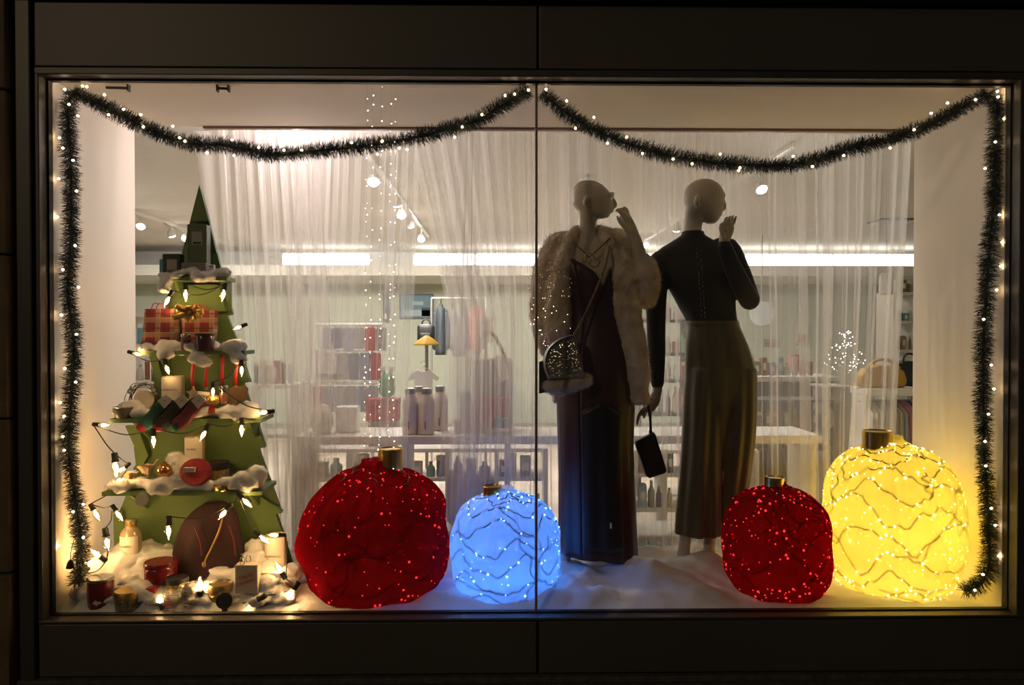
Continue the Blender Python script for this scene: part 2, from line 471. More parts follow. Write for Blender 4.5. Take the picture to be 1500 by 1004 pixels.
for (px, py, d) in ((435, 203, 4.10),):
    p = at(px, py, d)
    t = thing('downlight', (p.x, p.y, SHZ), 'round glowing downlight behind the top of the curtain', 'light')
    G().lathe((p.x, p.y, SHZ - 0.10), [(0.05, 0), (0.055, 0.0), (0.055, 0.10), (0.05, 0.10)], 18).done('can', M_shade, t)
    G().lathe((p.x, p.y, SHZ - 0.103), [(0.001, 0), (0.03, 0), (0.04, 0.006), (0.001, 0.012)], 16).done('lens', emis('downlight_lens', (1.0, 0.75, 0.6), 5.0), t)
    lamp('downlight_glow', 'POINT', (p.x, p.y + 0.05, SHZ - 0.16), 10, (1.0, 0.80, 0.82), 0.04, parent=t)

# air vent and beams of the shop ceiling
for (px, py, wpx, lab_) in ((1310, 322, 60, 'dark slotted air vent in the shop ceiling beside the right bay wall'), (857, 262, 26, 'dark slotted air vent in the shop ceiling behind the fur-clad mannequin')):
    d = F * (SHZ - CZ) / (489 - py); p = at(px, py, d); hw = m_of(wpx, d) / 2
    t = thing('ceiling_vent', (p.x, d, SHZ), lab_, 'vent')
    G().bbox((p.x - hw, d - .16, SHZ - .012), (p.x + hw, d + .16, SHZ), .003).done('plate', mat('vent_plate', (.10, .095, .09), .6), t)
    for k in range(4): G().bbox((p.x - hw + .02, d - .13 + .07 * k, SHZ - .022), (p.x + hw - .02, d - .10 + .07 * k, SHZ - .010), .002).done('slat', M_shade, t)
# ================================================================ MANNEQUINS
M_skin = mat('mannequin_shell', (0.50, 0.45, 0.37), 0.55, var=0.03)
NSEG = 40


def rows_at(rows, py):
    out = []
    for k in range(1, len(rows[0])):
        out.append(ip(py, [(r[0], r[k]) for r in rows]))
    return out


def pxring(cx, py, hw, hd, Y, n=NSEG, yoff=0.0, e=1.0, wob=None):
    c = at(cx, py, Y); w = m_of(hw, Y); ring = []
    for j in range(n):
        a = 2 * PI * j / n; k = wob(a) if wob else 1.0
        ca, sa = math.cos(a), math.sin(a)
        ring.append(Vector((c.x + w * k * ca, Y + yoff + hd * k * sa, c.z)))
    return ring


def pxloft(g, rows, Y, n=NSEG, wob=None):
    """rows (py, cx, half width px, half depth m[, y offset]), smoothed between"""
    rr = spline(rows, 4); rings = []
    for r in rr:
        yo = r[4] if len(r) > 4 else 0.0
        rings.append(pxring(r[1], r[0], max(r[2], 0.5), max(r[3], 0.002), Y, n, yo, wob=(lambda a, p=r[0]: wob(a, p)) if wob else None))
    g.loft(rings)


def limb(g, pts, n=14, sub=4, flat=1.0):
    """pts (px, py, Y, radius m)"""
    q = spline(pts, sub)
    g.tube([at(a, b, Y) for a, b, Y, r in q], [r for *_, r in q], n, flat)
    for e in (q[0], q[-1]): g.ball(at(*e[:3]), e[3] * .98, 2)


def mitten(g, palm, fingers, thumb):
    limb(g, palm, 12)
    for f in fingers: limb(g, f, 8, 3)
    limb(g, thumb, 8, 3)


# ---------- mannequin in the long dress
YA = 3.55
pA = at(870, 500, YA)
A = thing('mannequin', (pA.x, YA, ZF), 'bald mannequin in a long maroon dress and open cream fur jacket', 'mannequin')
g = G()
pxloft(g, [(265, 861, 4, .012), (267, 861, 13, .045), (273, 863, 21, .066), (281, 865, 26.5, .076), (290, 867, 29, .080), (298, 868, 29.5, .077),
           (305, 870, 27.5, .070), (311, 873, 23, .062), (316, 875, 17, .052), (320, 877, 9, .03)], YA)
limb(g, [(895, 289, YA, .010), (899, 296, YA, .013), (901.5, 301, YA, .011), (897, 304, YA, .012)], 8)      # nose
limb(g, [(894, 308, YA - .02, .009), (896.5, 309, YA, .010), (894, 308, YA + .02, .009)], 8)                # lips
limb(g, [(888, 316, YA - .012, .012), (889.5, 316, YA + .012, .012)], 8)                                    # chin
limb(g, [(893, 286, YA - .05, .010), (897, 285, YA - .02, .012), (897, 285, YA + .02, .012), (893, 286, YA + .05, .010)], 8)   # brow
limb(g, [(861, 290, YA - .078, .012), (858, 297, YA - .080, .014), (861, 303, YA - .076, .009)], 8)         # ear
limb(g, [(861, 290, YA + .078, .012), (858, 297, YA + .080, .014), (861, 303, YA + .076, .009)], 8)
limb(g, [(862, 308, YA, .052), (861, 325, YA, .044), (860, 340, YA, .046), (860, 356, YA, .066)], 18)
torsoA = [(347, 860, 16, .05), (354, 861, 40, .06), (364, 862, 55, .078), (380, 864, 54, .098), (398, 866, 50, .120), (412, 867, 47, .118),
          (440, 869, 40, .096), (465, 871, 38, .09), (490, 873, 45, .103), (520, 874, 52, .118), (548, 874, 53, .118), (575, 874, 45, .10)]
pxloft(g, torsoA, YA)
limb(g, [(848, 555, YA, .085), (842, 650, YA, .065), (838, 690, YA, .055), (833, 770, YA, .042), (828, 808, YA, .031), (824, 836, YA, .036)], 16)
limb(g, [(898, 555, YA, .085), (903, 650, YA, .065), (906, 690, YA, .055), (910, 770, YA, .042), (913, 812, YA, .031), (914, 838, YA, .036)], 16)
limb(g, [(826, 834, YA, .036), (818, 850, YA - .07, .034), (811, 862, YA - .15, .020)], 12, flat=1.2)
limb(g, [(914, 836, YA, .036), (915, 850, YA - .08, .034), (916, 864, YA - .16, .020)], 12, flat=1.2)
# arms: one hanging, one bent up to the face
limb(g, [(813, 366, YA, .055), (803, 405, YA, .046), (801, 445, YA, .040), (804, 485, YA - .03, .034), (811, 520, YA - .06, .026)], 14)
mitten(g, [(811, 520, YA - .06, .024), (814, 532, YA - .07, .032), (817, 543, YA - .08, .033)],
       [[(811 + 5 * k, 546, YA - .09, .0095), (813 + 6.2 * k, 558, YA - .10, .009), (815 + 6 * k, 570 - abs(k - 1.3) * 3, YA - .09, .0065)] for k in range(4)],
       [(822, 534, YA - .09, .012), (830, 546, YA - .11, .010), (833, 555, YA - .11, .008)])
limb(g, [(916, 368, YA, .052), (932, 400, YA - .01, .046), (943, 428, YA - .03, .042), (945, 436, YA - .05, .042)], 14)
limb(g, [(945, 434, YA - .05, .040), (941, 410, YA - .08, .042), (939, 385, YA - .09, .037), (931, 350, YA - .10, .028)], 14)
mitten(g, [(931, 352, YA - .10, .027), (926, 340, YA - .10, .029), (919, 327, YA - .10, .032), (915.5, 321, YA - .10, .030)],
       [[(915 + 2.2 * k, 322 - 1 * k, YA - .136 + .022 * k, .0100), (910 + 2.8 * k, 313 - 1.6 * k, YA - .140 + .025 * k, .0092), (905 + 3.2 * k, 308 - 1.2 * k, YA - .140 + .026 * k, .0082), (901.5 + 3.4 * k, 308.5 - 1.2 * k + [1, 0, 0, 1.5][k], YA - .138 + .026 * k, .0065)] for k in range(4)],
       [(922, 338, YA - .125, .012), (912, 330, YA - .150, .011), (906, 322, YA - .155, .009), (904, 317, YA - .15, .007)])
body = remesh(g, 0.0058, 5)
body.done('body', M_skin, A, smooth=True)

# dress
M_satin = mat('maroon_satin', (0.034, 0.008, 0.011), 0.45, var=0.2, vscale=5, sheen=0.15)
M_satin2 = mat('black_satin', (0.012, 0.010, 0.014), 0.45, sheen=0.1)
dressA = [(358, 861, 56, .088), (380, 864, 56.5, .112), (398, 866, 53, .134), (412, 867, 50, .132), (440, 869, 43, .110), (465, 871, 41, .104), (490, 873, 48, .117), (520, 874, 54.5, .132),
          (548, 874, 56, .134), (600, 873, 56, .136), (650, 873, 54, .134), (700, 874, 54, .138), (750, 875, 55, .145), (800, 876, 56, .15), (822, 877, 56, .15)]
NECK = [(-1.0, 372), (-.90, 362), (-.72, 374), (-.3, 390), (0.0, 402), (.2, 424), (.36, 400), (.6, 380), (.85, 362), (1.0, 372)]


def gown(g, a0, a1, na, top, hem, off, fold, nv=46, closed=False):
    """a wrap of cloth round the body between two angles (front = -90 deg)"""
    rows = []
    for j in range(na + 1):
        a = a0 + (a1 - a0) * j / na; col = []
        u = math.cos(a); front = math.sin(a) < 0.02
        t0 = top(u, front); h0 = hem(a)
        for i in range(nv + 1):
            py = t0 + (h0 - t0) * i / nv
            cx, hw, hd = rows_at(dressA, py)
            k = 1 + fold * max(0, (py - 500) / 300) * (math.sin(a * 9 + 0.6 * math.sin(py * .01)) + .6 * math.sin(a * 17 + 1.1))
            c = at(cx, py, YA)
            col.append(Vector((c.x + (m_of(hw, YA) + off) * k * u, YA + (hd + off) * k * math.sin(a), c.z)))
        rows.append(col)
    g.loft(rows, closed=False)


g = G()
gown(g, -PI / 2 - .5, 1.5 * PI - .5, 120, lambda u, fr: ip(u, NECK) if fr else 388, lambda a: 806 + 12 * max(0, math.cos(a)) - 3 * math.sin(a), 0.004, 0.022)
dress = g.done('dress', M_satin, A, smooth=True)
mo = dress.modifiers.new('cloth', 'SOLIDIFY'); mo.thickness = 0.004
g = G()
gown(g, -PI / 2 - .45, -PI / 2 + .58, 30, lambda u, fr: 585 + 30 * abs(u), lambda a: 797, 0.013, 0.02, 24)
fp = g.done('front_panel', M_satin2, A, smooth=True); fp.modifiers.new('cloth', 'SOLIDIFY').thickness = 0.004
fp['label'] = 'black satin panel down the front of the skirt'
p = at(895, 771, YA - .168); G().bbox((p.x - .003, p.y - .004, p.z - .012), (p.x + .003, p.y + .012, p.z + .012), .001).done('brand_tab', M_paper, A)

# fur jacket
M_fur = mat('cream_fur', (0.58, 0.49, 0.38), 0.9, var=0.25, vscale=14, sheen=0.4)
g = G()
limb(g, [(832, 352, YA, .046), (814, 364, YA, .064), (802, 405, YA, .070), (796, 450, YA, .066), (800, 490, YA - .02, .060), (806, 512, YA - .03, .05)], 16)
limb(g, [(905, 352, YA, .060), (920, 368, YA, .074), (933, 400, YA - .01, .068), (942, 424, YA - .03, .066), (946, 434, YA - .05, .06)], 16)
limb(g, [(945, 438, YA - .05, .05), (947, 420, YA - .07, .062), (946, 402, YA - .08, .064), (944, 388, YA - .085, .056)], 16)
for s_, pts in ((0, [(834, 350, .05, 10), (828, 375, .10, 13), (819, 400, .12, 15), (816, 440, .11, 17), (815, 480, .11, 19), (812, 505, .10, 18)]),
                (1, [(893, 352, .05, 15), (898, 375, .10, 22), (906, 400, .125, 23), (912, 430, .12, 21), (917, 470, .12, 20), (924, 510, .12, 19), (930, 550, .115, 17), (934, 590, .10, 13)])):
    q = spline(pts, 4); rings = []
    for (cx, py, yo, hw) in q:
        c = at(cx, py, YA); w_ = m_of(hw, YA)
        rings.append([Vector((c.x + w_ * math.cos(2 * PI * j / 16), YA - yo + .035 + .045 * math.sin(2 * PI * j / 16), c.z)) for j in range(16)])
    g.loft(rings)
rings = []
for py in range(352, 596, 12):           # back of the jacket
    cx, hw, hd = rows_at(dressA, py); c = at(cx, py, YA); w_ = m_of(min(hw, 52), YA) + .005
    arc = [a * PI / 12 for a in range(13)]
    out = [Vector((c.x + (w_ + .03) * math.cos(a), YA + (hd + .05) * math.sin(a) + .01, c.z)) for a in arc]
    inn = [Vector((c.x + w_ * math.cos(a), YA + (hd + .008) * math.sin(a) + .01, c.z)) for a in reversed(arc)]
    rings.append(out + inn)
g.loft(rings)
limb(g, [(826, 372, YA - .09, .030), (838, 349, YA - .045, .034), (845, 341, YA + .03, .036), (862, 340, YA + .075, .036), (880, 341, YA + .03, .036), (889, 349, YA - .05, .036), (896, 372, YA - .10, .032)], 14)
fur = remesh(g, 0.010, 3)
for i, v in enumerate(fur.v):
    fur.v[i] = v + fur.n[i] * (0.009 * noise.noise(v * 22) + 0.006 * noise.noise(v * 55))
jk = fur.done('fur_jacket', M_fur, A, smooth=True)
fz = fuzz(fur, 70000, 0.015, 0.0006, 5, 0.40, 0.5).done('fur_strands', M_fur, jk); fz['kind'] = 'stuff'
# necklace: cord and ring pendant
g = G(); q = spline([(835, 349, YA - .075), (845, 360, YA - .115), (856, 370, YA - .130), (863, 377, YA - .142)], 5); g.tube([at(*p) for p in q], .0035, 6)
q = spline([(893, 349, YA - .10), (880, 362, YA - .128), (870, 371, YA - .138), (863, 377, YA - .142)], 5); g.tube([at(*p) for p in q], .0035, 6)
nk = g.done('necklace_cord', mat('brown_cord', (0.16, 0.09, 0.045), 0.6), A, smooth=True)
c = at(863, 378, YA - .15); G().tube([c + Vector((.022 * math.cos(a * PI / 10), -.004, .022 * math.sin(a * PI / 10))) for a in range(21)], .004, 6).done('ring_pendant', M_gold, A, smooth=True)
# glints reflected in the glass, added as shiny beads over the near sleeve
rnd = random.Random(4)
M_seqglint = mat('sequin_glint', (0.95, 0.88, 0.75), 0.12, 1.0)
seqme = bpy.data.meshes.new('sequin_glint'); bm = bmesh.new(); bmesh.ops.create_icosphere(bm, subdivisions=1, radius=0.0032); bm.to_mesh(seqme); bm.free(); seqme.materials.append(M_seqglint)
cand = [i for i, v in enumerate(fur.v) if fur.n[i].y < -.2 and v.x < at(838, 0, YA).x and v.z > at(0, 505, YA).z]
g = G()
for i in rnd.sample(cand, min(150, len(cand))):
    g.ball(fur.v[i] + fur.n[i] * .014, 0.0030, 1)
sq = g.done('sequin_glints', M_seqglint, jk); sq['kind'] = 'stuff'

# shoulder bag with sequins, fur trim and tassel
YB_ = YA - .235
pb = at(830, 575, YB_)
bag = thing('shoulder_bag', (pb.x, YB_, pb.z), 'grey sequined shoulder bag with a pale fur bottom and gold chain', 'handbag')
poly = [(803, 556), (797, 540), (797, 524), (803, 510), (815, 499), (830, 492), (840, 491), (846, 506), (852, 530), (857, 556)]
poly = [p_[:2] for p_ in spline(poly[:-3] + [(845, 497)] + poly[-3:], 3)]
q = [at(x, y, YB_) for x, y in poly]; cc = sum(q, Vector()) / len(q)
rings = []
for yo, k in ((-.004, .80), (-.018, .93), (0.0, 1.0), (.05, 1.0), (.068, .93), (.074, .8)):
    rings.append([Vector((cc.x + (v.x - cc.x) * k, YB_ + yo, cc.z + (v.z - cc.z) * k)) for v in q])
bb = G().loft(rings).done('bag_body', mat('pewter_fabric', (0.24, 0.24, 0.225), 0.45, 0.4, var=0.3, vscale=90), bag, smooth=True, auto=40)
g = G(); rnd = random.Random(8)
for k in range(170):
    x = rnd.uniform(800, 853); y = rnd.uniform(500, 553)
    if x < 803 + (518 - y) * 1.2 or x > 842 + (y - 505) * .27: continue
    g.ball(at(x, y, YB_ - .006 - .013 * (1 if 806 < x < 846 and 506 < y < 548 else .3)), .0026, 1)
sq = g.done('sequin_glints', M_seqglint, bb); sq['kind'] = 'stuff'
g = G(); limb(g, [(802, 564, YB_ + .035, .030), (818, 567, YB_ + .03, .034), (836, 562, YB_ + .03, .034), (858, 556, YB_ + .035, .030)], 12, flat=1.4)
ft = remesh(g, .009, 2); fo = ft.done('fur_trim', mat('white_fur', (.62, .55, .46), .9, var=.15, vscale=20), bag, smooth=True)
s_ = fuzz(ft, 9000, .016, .0006, 6, .45, .7).done('fur_strands', MATS['white_fur'], fo); s_['kind'] = 'stuff'
G().pxprism([(790, 531), (803, 526), (805, 574), (790, 577)], YB_ + .02, .04).done('side_flap', M_black, bag)
# chain: links up to the shoulder
q = spline([(840, 492, YB_ + .03), (852, 470, YB_ + .06), (866, 440, YB_ + .08), (879, 410, YB_ + .065), (888, 385, YB_ + .055), (893, 360, YB_ + .10)], 7)
lk = G().tube([at(*p) for p in q], .0042, 6)
for i in range(0, len(q) - 1):
    a = at(*q[i]); b = at(*q[i + 1]); lk.tube([a, (a + b) / 2, b], [.003, .0065, .003], 6)
lk.done('chain_strap', mat('dull_brass', (.20, .16, .10), .4, .8), bag, smooth=True)

# ---------- mannequin in the black top and olive trousers
YM = 3.66
pM = at(1040, 500, YM)
B = thing('mannequin', (pM.x, YM, ZF), 'bald mannequin in a black long-sleeved top and olive velvet trousers', 'mannequin')
g = G()
pxloft(g, [(263, 1031, 4, .012), (265, 1031, 13, .045), (271, 1031, 22, .066), (279, 1031, 27.5, .077), (288, 1031, 29.5, .081), (297, 1031, 29, .079), (305, 1032.5, 26, .072),
           (312, 1035, 21.5, .064), (318, 1038, 16.5, .056), (323, 1040, 12, .046), (327.5, 1041, 6, .03)], YM)
limb(g, [(1060, 293, YM, .010), (1060.5, 299, YM, .012), (1061, 305, YM, .011), (1057, 307, YM, .011)], 8)
limb(g, [(1053, 314, YM - .02, .008), (1056, 314, YM, .010), (1053, 314, YM + .02, .008)], 8)
limb(g, [(1046, 323, YM - .012, .012), (1047, 323, YM + .012, .012)], 8)
limb(g, [(1056, 286, YM - .05, .010), (1059.5, 286, YM - .02, .012), (1059.5, 286, YM + .02, .012), (1056, 286, YM + .05, .010)], 8)
for s_ in (-1, 1): limb(g, [(1022, 290, YM + s_ * .079, .012), (1020, 297, YM + s_ * .081, .014), (1023, 304, YM + s_ * .076, .009)], 8)
limb(g, [(1020, 308, YM, .056), (1016, 322, YM, .048), (1014, 336, YM, .046), (1015, 354, YM, .062)], 18)
torsoB = [(345, 1015, 15, .048), (356, 1017, 34, .06), (368, 1020, 54, .08), (385, 1022, 54, .097), (405, 1025, 51, .120), (420, 1027, 47, .118), (445, 1034, 40, .10),
          (468, 1042, 35, .09), (482, 1046, 37, .092), (510, 1051, 45, .105), (545, 1055, 50, .115), (570, 1055, 44, .10)]
pxloft(g, torsoB, YM)
limb(g, [(1032, 560, YM, .085), (1024, 650, YM, .064), (1018, 700, YM, .052), (1008, 760, YM, .036), (1003, 795, YM, .029), (1000, 828, YM, .036)], 16)
limb(g, [(1076, 560, YM, .085), (1066, 650, YM, .064), (1056, 700, YM, .052), (1044, 760, YM, .036), (1039, 798, YM, .029), (1038, 828, YM, .036)], 16)
limb(g, [(1000, 826, YM, .036), (994, 842, YM - .07, .034), (986, 854, YM - .16, .020)], 12, flat=1.2)
limb(g, [(1038, 828, YM, .036), (1037, 843, YM - .07, .034), (1034, 855, YM - .16, .020)], 12, flat=1.2)
limb(g, [(967, 384, YM, .052), (963, 420, YM, .046), (962, 470, YM, .040), (963, 520, YM, .035), (963, 568, YM, .025), (962, 576, YM, .024)], 14)
mitten(g, [(962, 574, YM, .024), (958, 586, YM - .01, .032), (951, 596, YM - .02, .033)],
       [[(949 - 2 * k, 595 + 2.5 * k, YM - .050 + .024 * k, .0100), (940 - 1 * k, 602 + 2 * k, YM - .052 + .026 * k, .0095), (934.5, 612 + 1.5 * k, YM - .05 + .026 * k, .0085), (933, 620 + [0, 3, 2, -2][k], YM - .046 + .026 * k, .0065)] for k in range(4)],
       [(953, 592, YM - .05, .012), (946, 602, YM - .065, .011), (943, 612, YM - .065, .008)])
limb(g, [(1068, 370, YM, .055), (1083, 400, YM - .01, .047), (1095, 430, YM - .03, .042), (1098, 441, YM - .05, .042)], 14)
limb(g, [(1098, 440, YM - .05, .042), (1087, 420, YM - .12, .040), (1073, 390, YM - .17, .034), (1060, 356, YM - .20, .026)], 14)
mitten(g, [(1060, 358, YM - .20, .026), (1062, 348, YM - .20, .028), (1065, 338, YM - .20, .032), (1066, 333, YM - .20, .031)],
       [[(1062 + 2.6 * k, 334 + .6 * k, YM - .236 + .023 * k, .0100), (1062 + 4.2 * k, 326, YM - .242 + .026 * k, .0092), (1063.5 + 4.6 * k, 320, YM - .24 + .027 * k, .0082), (1066 + 4.2 * k, 315.5 + abs(k - 2) * 1.4, YM - .236 + .027 * k, .0062)] for k in range(4)],
       [(1060, 346, YM - .235, .012), (1056, 336, YM - .245, .011), (1056.5, 328, YM - .24, .008)])
remesh(g, 0.0058, 5).done('body', M_skin, B, smooth=True)

# black top
M_knit = mat('black_knit', (0.011, 0.012, 0.014), 0.8, bump=0.15, bscale=300, sheen=0.1)
g = G()
top = [(r[0], r[1], r[2] + 2.6, r[3] + .010) for r in torsoB if r[0] <= 470] + [(476, 1044, 38.5, .104)]
pxloft(g, [(339, 1015, 16.5, .054)] + top, YM, wob=lambda a, p: 1 + .012 * math.sin(a * 7 + p * .08) * (p > 420))
limb(g, [(968, 384, YM, .061), (962, 420, YM, .054), (961, 470, YM, .048), (962, 520, YM, .043), (963, 562, YM, .033)], 16)
limb(g, [(1048, 372, YM, .060), (1064, 366, YM, .064), (1083, 400, YM - .01, .055), (1094, 428, YM - .03, .051), (1098, 440, YM - .05, .051)], 16)
limb(g, [(1098, 440, YM - .05, .050), (1087, 420, YM - .12, .048), (1073, 390, YM - .17, .042), (1061, 360, YM - .20, .034)], 16)
tp = remesh(g, 0.0062, 3)
top_o = tp.done('long_sleeved_top', M_knit, B, smooth=True)
g = G()                                        # small bright dots down the chest
rnd = random.Random(3)
for k in range(70):
    py = 358 + k * 1.55; px = 1023 + (py - 358) * .07 + rnd.choice((-2.5, 2.5)) + rnd.uniform(-.8, .8)
    cx, hw, hd = rows_at(top, min(py, 466)); u = (px - cx) / hw
    g.ball(at(px, py, YM - hd * math.sqrt(max(.1, 1 - u * u)) - .003), .0024, 1)
bd = g.done('chest_dots', M_seqglint, top_o); bd['kind'] = 'stuff'

# olive velvet trousers
M_velvet = mat('olive_velvet', (0.095, 0.076, 0.030), 0.7, var=0.25, vscale=4, stretch=(6, 6, 0.6), sheen=0.9)
g = G()
foldw = lambda a, p: 1 + (.050 * math.sin(a * 6 + .5) + .040 * math.sin(a * 11 + 2)) * min(1, max(0, (p - 470) / 150))
pxloft(g, [(471, 1043, 37, .102), (482, 1046, 39.5, .106), (510, 1051, 47.5, .120), (540, 1055, 52, .130), (570, 1056, 52, .13), (600, 1055, 46, .115), (640, 1054, 34, .09), (690, 1052, 14, .05), (710, 1051, 4, .02)], YM, 64, foldw)
pxloft(g, [(540, 1034, 30, .12), (580, 1030, 29, .125), (640, 1027, 28, .125), (700, 1025, 30, .12), (750, 1023, 33, .12), (781, 1022.5, 34.5, .12)], YM, 64, foldw)
pxloft(g, [(540, 1078, 29, .12, 0.0), (580, 1079, 28, .125, 0.0), (640, 1078, 27, .125, .01), (700, 1074, 26, .115, .025), (740, 1070, 26, .11, .035), (768, 1066, 27, .11, .04)], YM, 64, foldw)
remesh(g, 0.0066, 2).done('wide_trousers', M_velvet, B, smooth=True)
c = [pxring(1043.5, 470.5, 38.2, .108, YM, 48), pxring(1044, 476, 38.8, .109, YM, 48)]
G().loft(c, False, False).done('waistband', MATS['olive_velvet'], B, smooth=True)

# wristlet clutch in the hanging hand
YC = YM - .03
pc = at(953, 700, YC)
cl = thing('wristlet_clutch', (pc.x, YC, pc.z), 'black wristlet clutch hanging by its strap from the mannequin hand', 'handbag')
q = [at(x, y, YC) for x, y in ((931, 646), (957, 633), (960, 637), (976, 689), (974, 693), (951, 700.5), (946, 697), (930, 651))]
cc = sum(q, Vector()) / len(q); rings = []
for yo, k in ((-.014, .94), (-.018, .97), (-.010, 1.0), (.010, 1.0), (.018, .97), (.014, .94)):
    rings.append([Vector((cc.x + (v.x - cc.x) * k, YC + yo, cc.z + (v.z - cc.z) * k)) for v in q])
M_leath = mat('black_leather', (0.010, 0.009, 0.009), 0.5, bump=0.2, bscale=200)
G().loft(rings).done('pouch', M_leath, cl, smooth=True, auto=35)
a, b, c_, d = at(931, 646, YC), at(957, 633, YC), at(963, 655, YC), at(937, 669, YC)
G().prism([(v.x, v.z) for v in (a, b, c_, (a + b + c_ * 3 + d * 3) / 8, d)], YC - .024, YC - .017).done('flap', M_leath, cl)
q = spline([(953, 635, YC), (952.5, 620, YC - .01), (951, 604, YC - .07), (949, 588, YC - .055), (953, 584, YC - .01), (954, 590, YC + .035), (953, 610, YC + .02), (953.5, 634, YC + .004)], 5)
G().tube([at(*p) for p in q], .006, 6, 0.5).done('wrist_strap', M_leath, cl, smooth=True)
p = at(953, 633, YC); G().tube([p + Vector((.008 * math.cos(k * PI / 6), 0, .008 * math.sin(k * PI / 6))) for k in range(13)], .0018, 6).done('ring', M_chrome, cl, smooth=True)
# ================================================================ GIANT LIT BAUBLES
LUMP = {2: .13}

def bauble(name, cxp, Y, rx_px, top_py, profile, capw, caph, cloth, ledmat, ledn, cablemat, label, glow, seed, pleat=0.055, lights=1, cap_dx=0, wires=9):
    rnd = random.Random(seed)
    p = at(cxp, 800, Y); rx = m_of(rx_px, Y); ztop = at(cxp, top_py, Y).z; H = ztop - ZF
    t = thing(name, (p.x, Y, ZF), label, 'ornament')
    prof = spline(profile, 6)

    def surf(a, s, k=1.0):
        """s = index into prof (float); cloth gathered at the neck into pleats"""
        i = min(int(s), len(prof) - 2); f = s - i
        r = prof[i][0] + (prof[i + 1][0] - prof[i][0]) * f; h = prof[i][1] + (prof[i + 1][1] - prof[i][1]) * f
        hh = max(0.0, min(1.0, h))
        d = Vector((math.cos(a) * 1.3, math.sin(a) * 1.3, hh * 2.0))
        lump = 1 + LUMP.get(seed, .065) * noise.noise(d * 1.5 + Vector((seed * 7.7, 0, 0))) + .022 * noise.noise(d * 4 + Vector((0, seed * 3.3, 0)))
        pl = 1 + pleat * (0.05 + hh ** 4) * (math.sin(a * 19 + seed + 2.0 * noise.noise(Vector((a, seed, 0)))) + .6 * math.sin(a * 31 + 2 * seed)) * min(1, max(0.0, (1.1 - hh) * 8))
        rr = rx * r * lump * pl * k
        dz = 0.03 * H * noise.noise(d * 1.1 + Vector((0, 0, seed * 5.0))) * (hh if hh < .95 else 0)
        return Vector((p.x + rr * math.cos(a), Y + rr * math.sin(a), ZF + H * h * (1 if k == 1 else 1) + dz * k))
    n = 150; g = G()
    rings = [[surf(2 * PI * j / n, s) for j in range(n)] for s in [x * 0.5 for x in range(2 * (len(prof) - 1) + 1)]]
    g.loft(rings, True, False)
    g.done('fabric_cover', cloth, t, smooth=True)
    # wire runs of the light string just under the cloth
    w_ = G(); N = len(prof) - 1; leds = G(); spots = []
    for q in range(wires):
        s0 = N * (0.14 + 0.70 * q / (wires - 1)); a0 = rnd.uniform(0, 6.28); pts = []; ph = rnd.uniform(0, 9)
        for j in range(97):
            a = a0 + 2 * PI * j / 96
            s = s0 + N * (.035 * math.sin(a * 5 + ph) + .05 * noise.noise(Vector((math.cos(a) * 2.2, math.sin(a) * 2.2, q * 3.7 + seed))) + .022 * noise.noise(Vector((math.cos(a) * 9, math.sin(a) * 9, q * 1.7 + seed))))
            s = max(1, min(N - 1.2, s)); pts.append(surf(a, s, .978))
            if j < 96: spots.append((a, s))
        w_.tube(pts, 0.0030, 5)
    for q in range(wires * 2 // 3):           # loose diagonal runs
        a = rnd.uniform(-PI, 0); s = N * rnd.uniform(.2, .75); pts = []; da = rnd.uniform(-.05, .05); ds = rnd.uniform(-.012, .012) * N
        for j in range(26):
            pts.append(surf(a, max(1, min(N - 1.2, s)), .975)); a += da + .03 * math.sin(j * .6 + q); s += ds
        w_.tube(pts, 0.0028, 5)
    w_.done('light_wire', cablemat, t, smooth=True)
    for q in range(ledn):
        if rnd.random() < .6: a, s = rnd.choice(spots)
        else: a, s = rnd.uniform(0, 2 * PI), N * rnd.uniform(.10, .80)
        leds.ball(surf(a, s + rnd.uniform(-.15, .15), .995), 0.0042 * rnd.choice((.7, .85, 1, 1.45)), 1)
    lo = leds.done('light_points', ledmat, t); lo['kind'] = 'stuff'
    # gold neck cap
    cw = m_of(capw, Y); ch = m_of(caph, Y); cx = p.x + m_of(cap_dx, Y)
    cp = G().lathe((cx, Y, ztop - 0.035), [(cw, 0), (cw, ch * .5), (cw * 1.0, ch + .033), (cw * .94, ch + .036), (cw * .9, ch + .030), (.001, ch + .030)], 36).done('gold_cap', M_gold, t, smooth=True, auto=40)
    G().tube([Vector((cx + cw * 1.012 * math.cos(k * PI / 20), Y + cw * 1.012 * math.sin(k * PI / 20), ztop - .022)) for k in range(41)], .005, 6).done('neck_tie', cloth, t, smooth=True)
    for k in range(lights):
        off = Vector((0, 0, 0)) if lights == 1 else Vector((rx * .38 * math.cos(k * 2 * PI / lights + .5), rx * .38 * math.sin(k * 2 * PI / lights + .5), 0))
        lamp('led_glow', 'POINT', (p.x + off.x, Y + off.y, ZF + H * .46), glow[1] / lights, glow[0], rx * .5, parent=t)
    return t


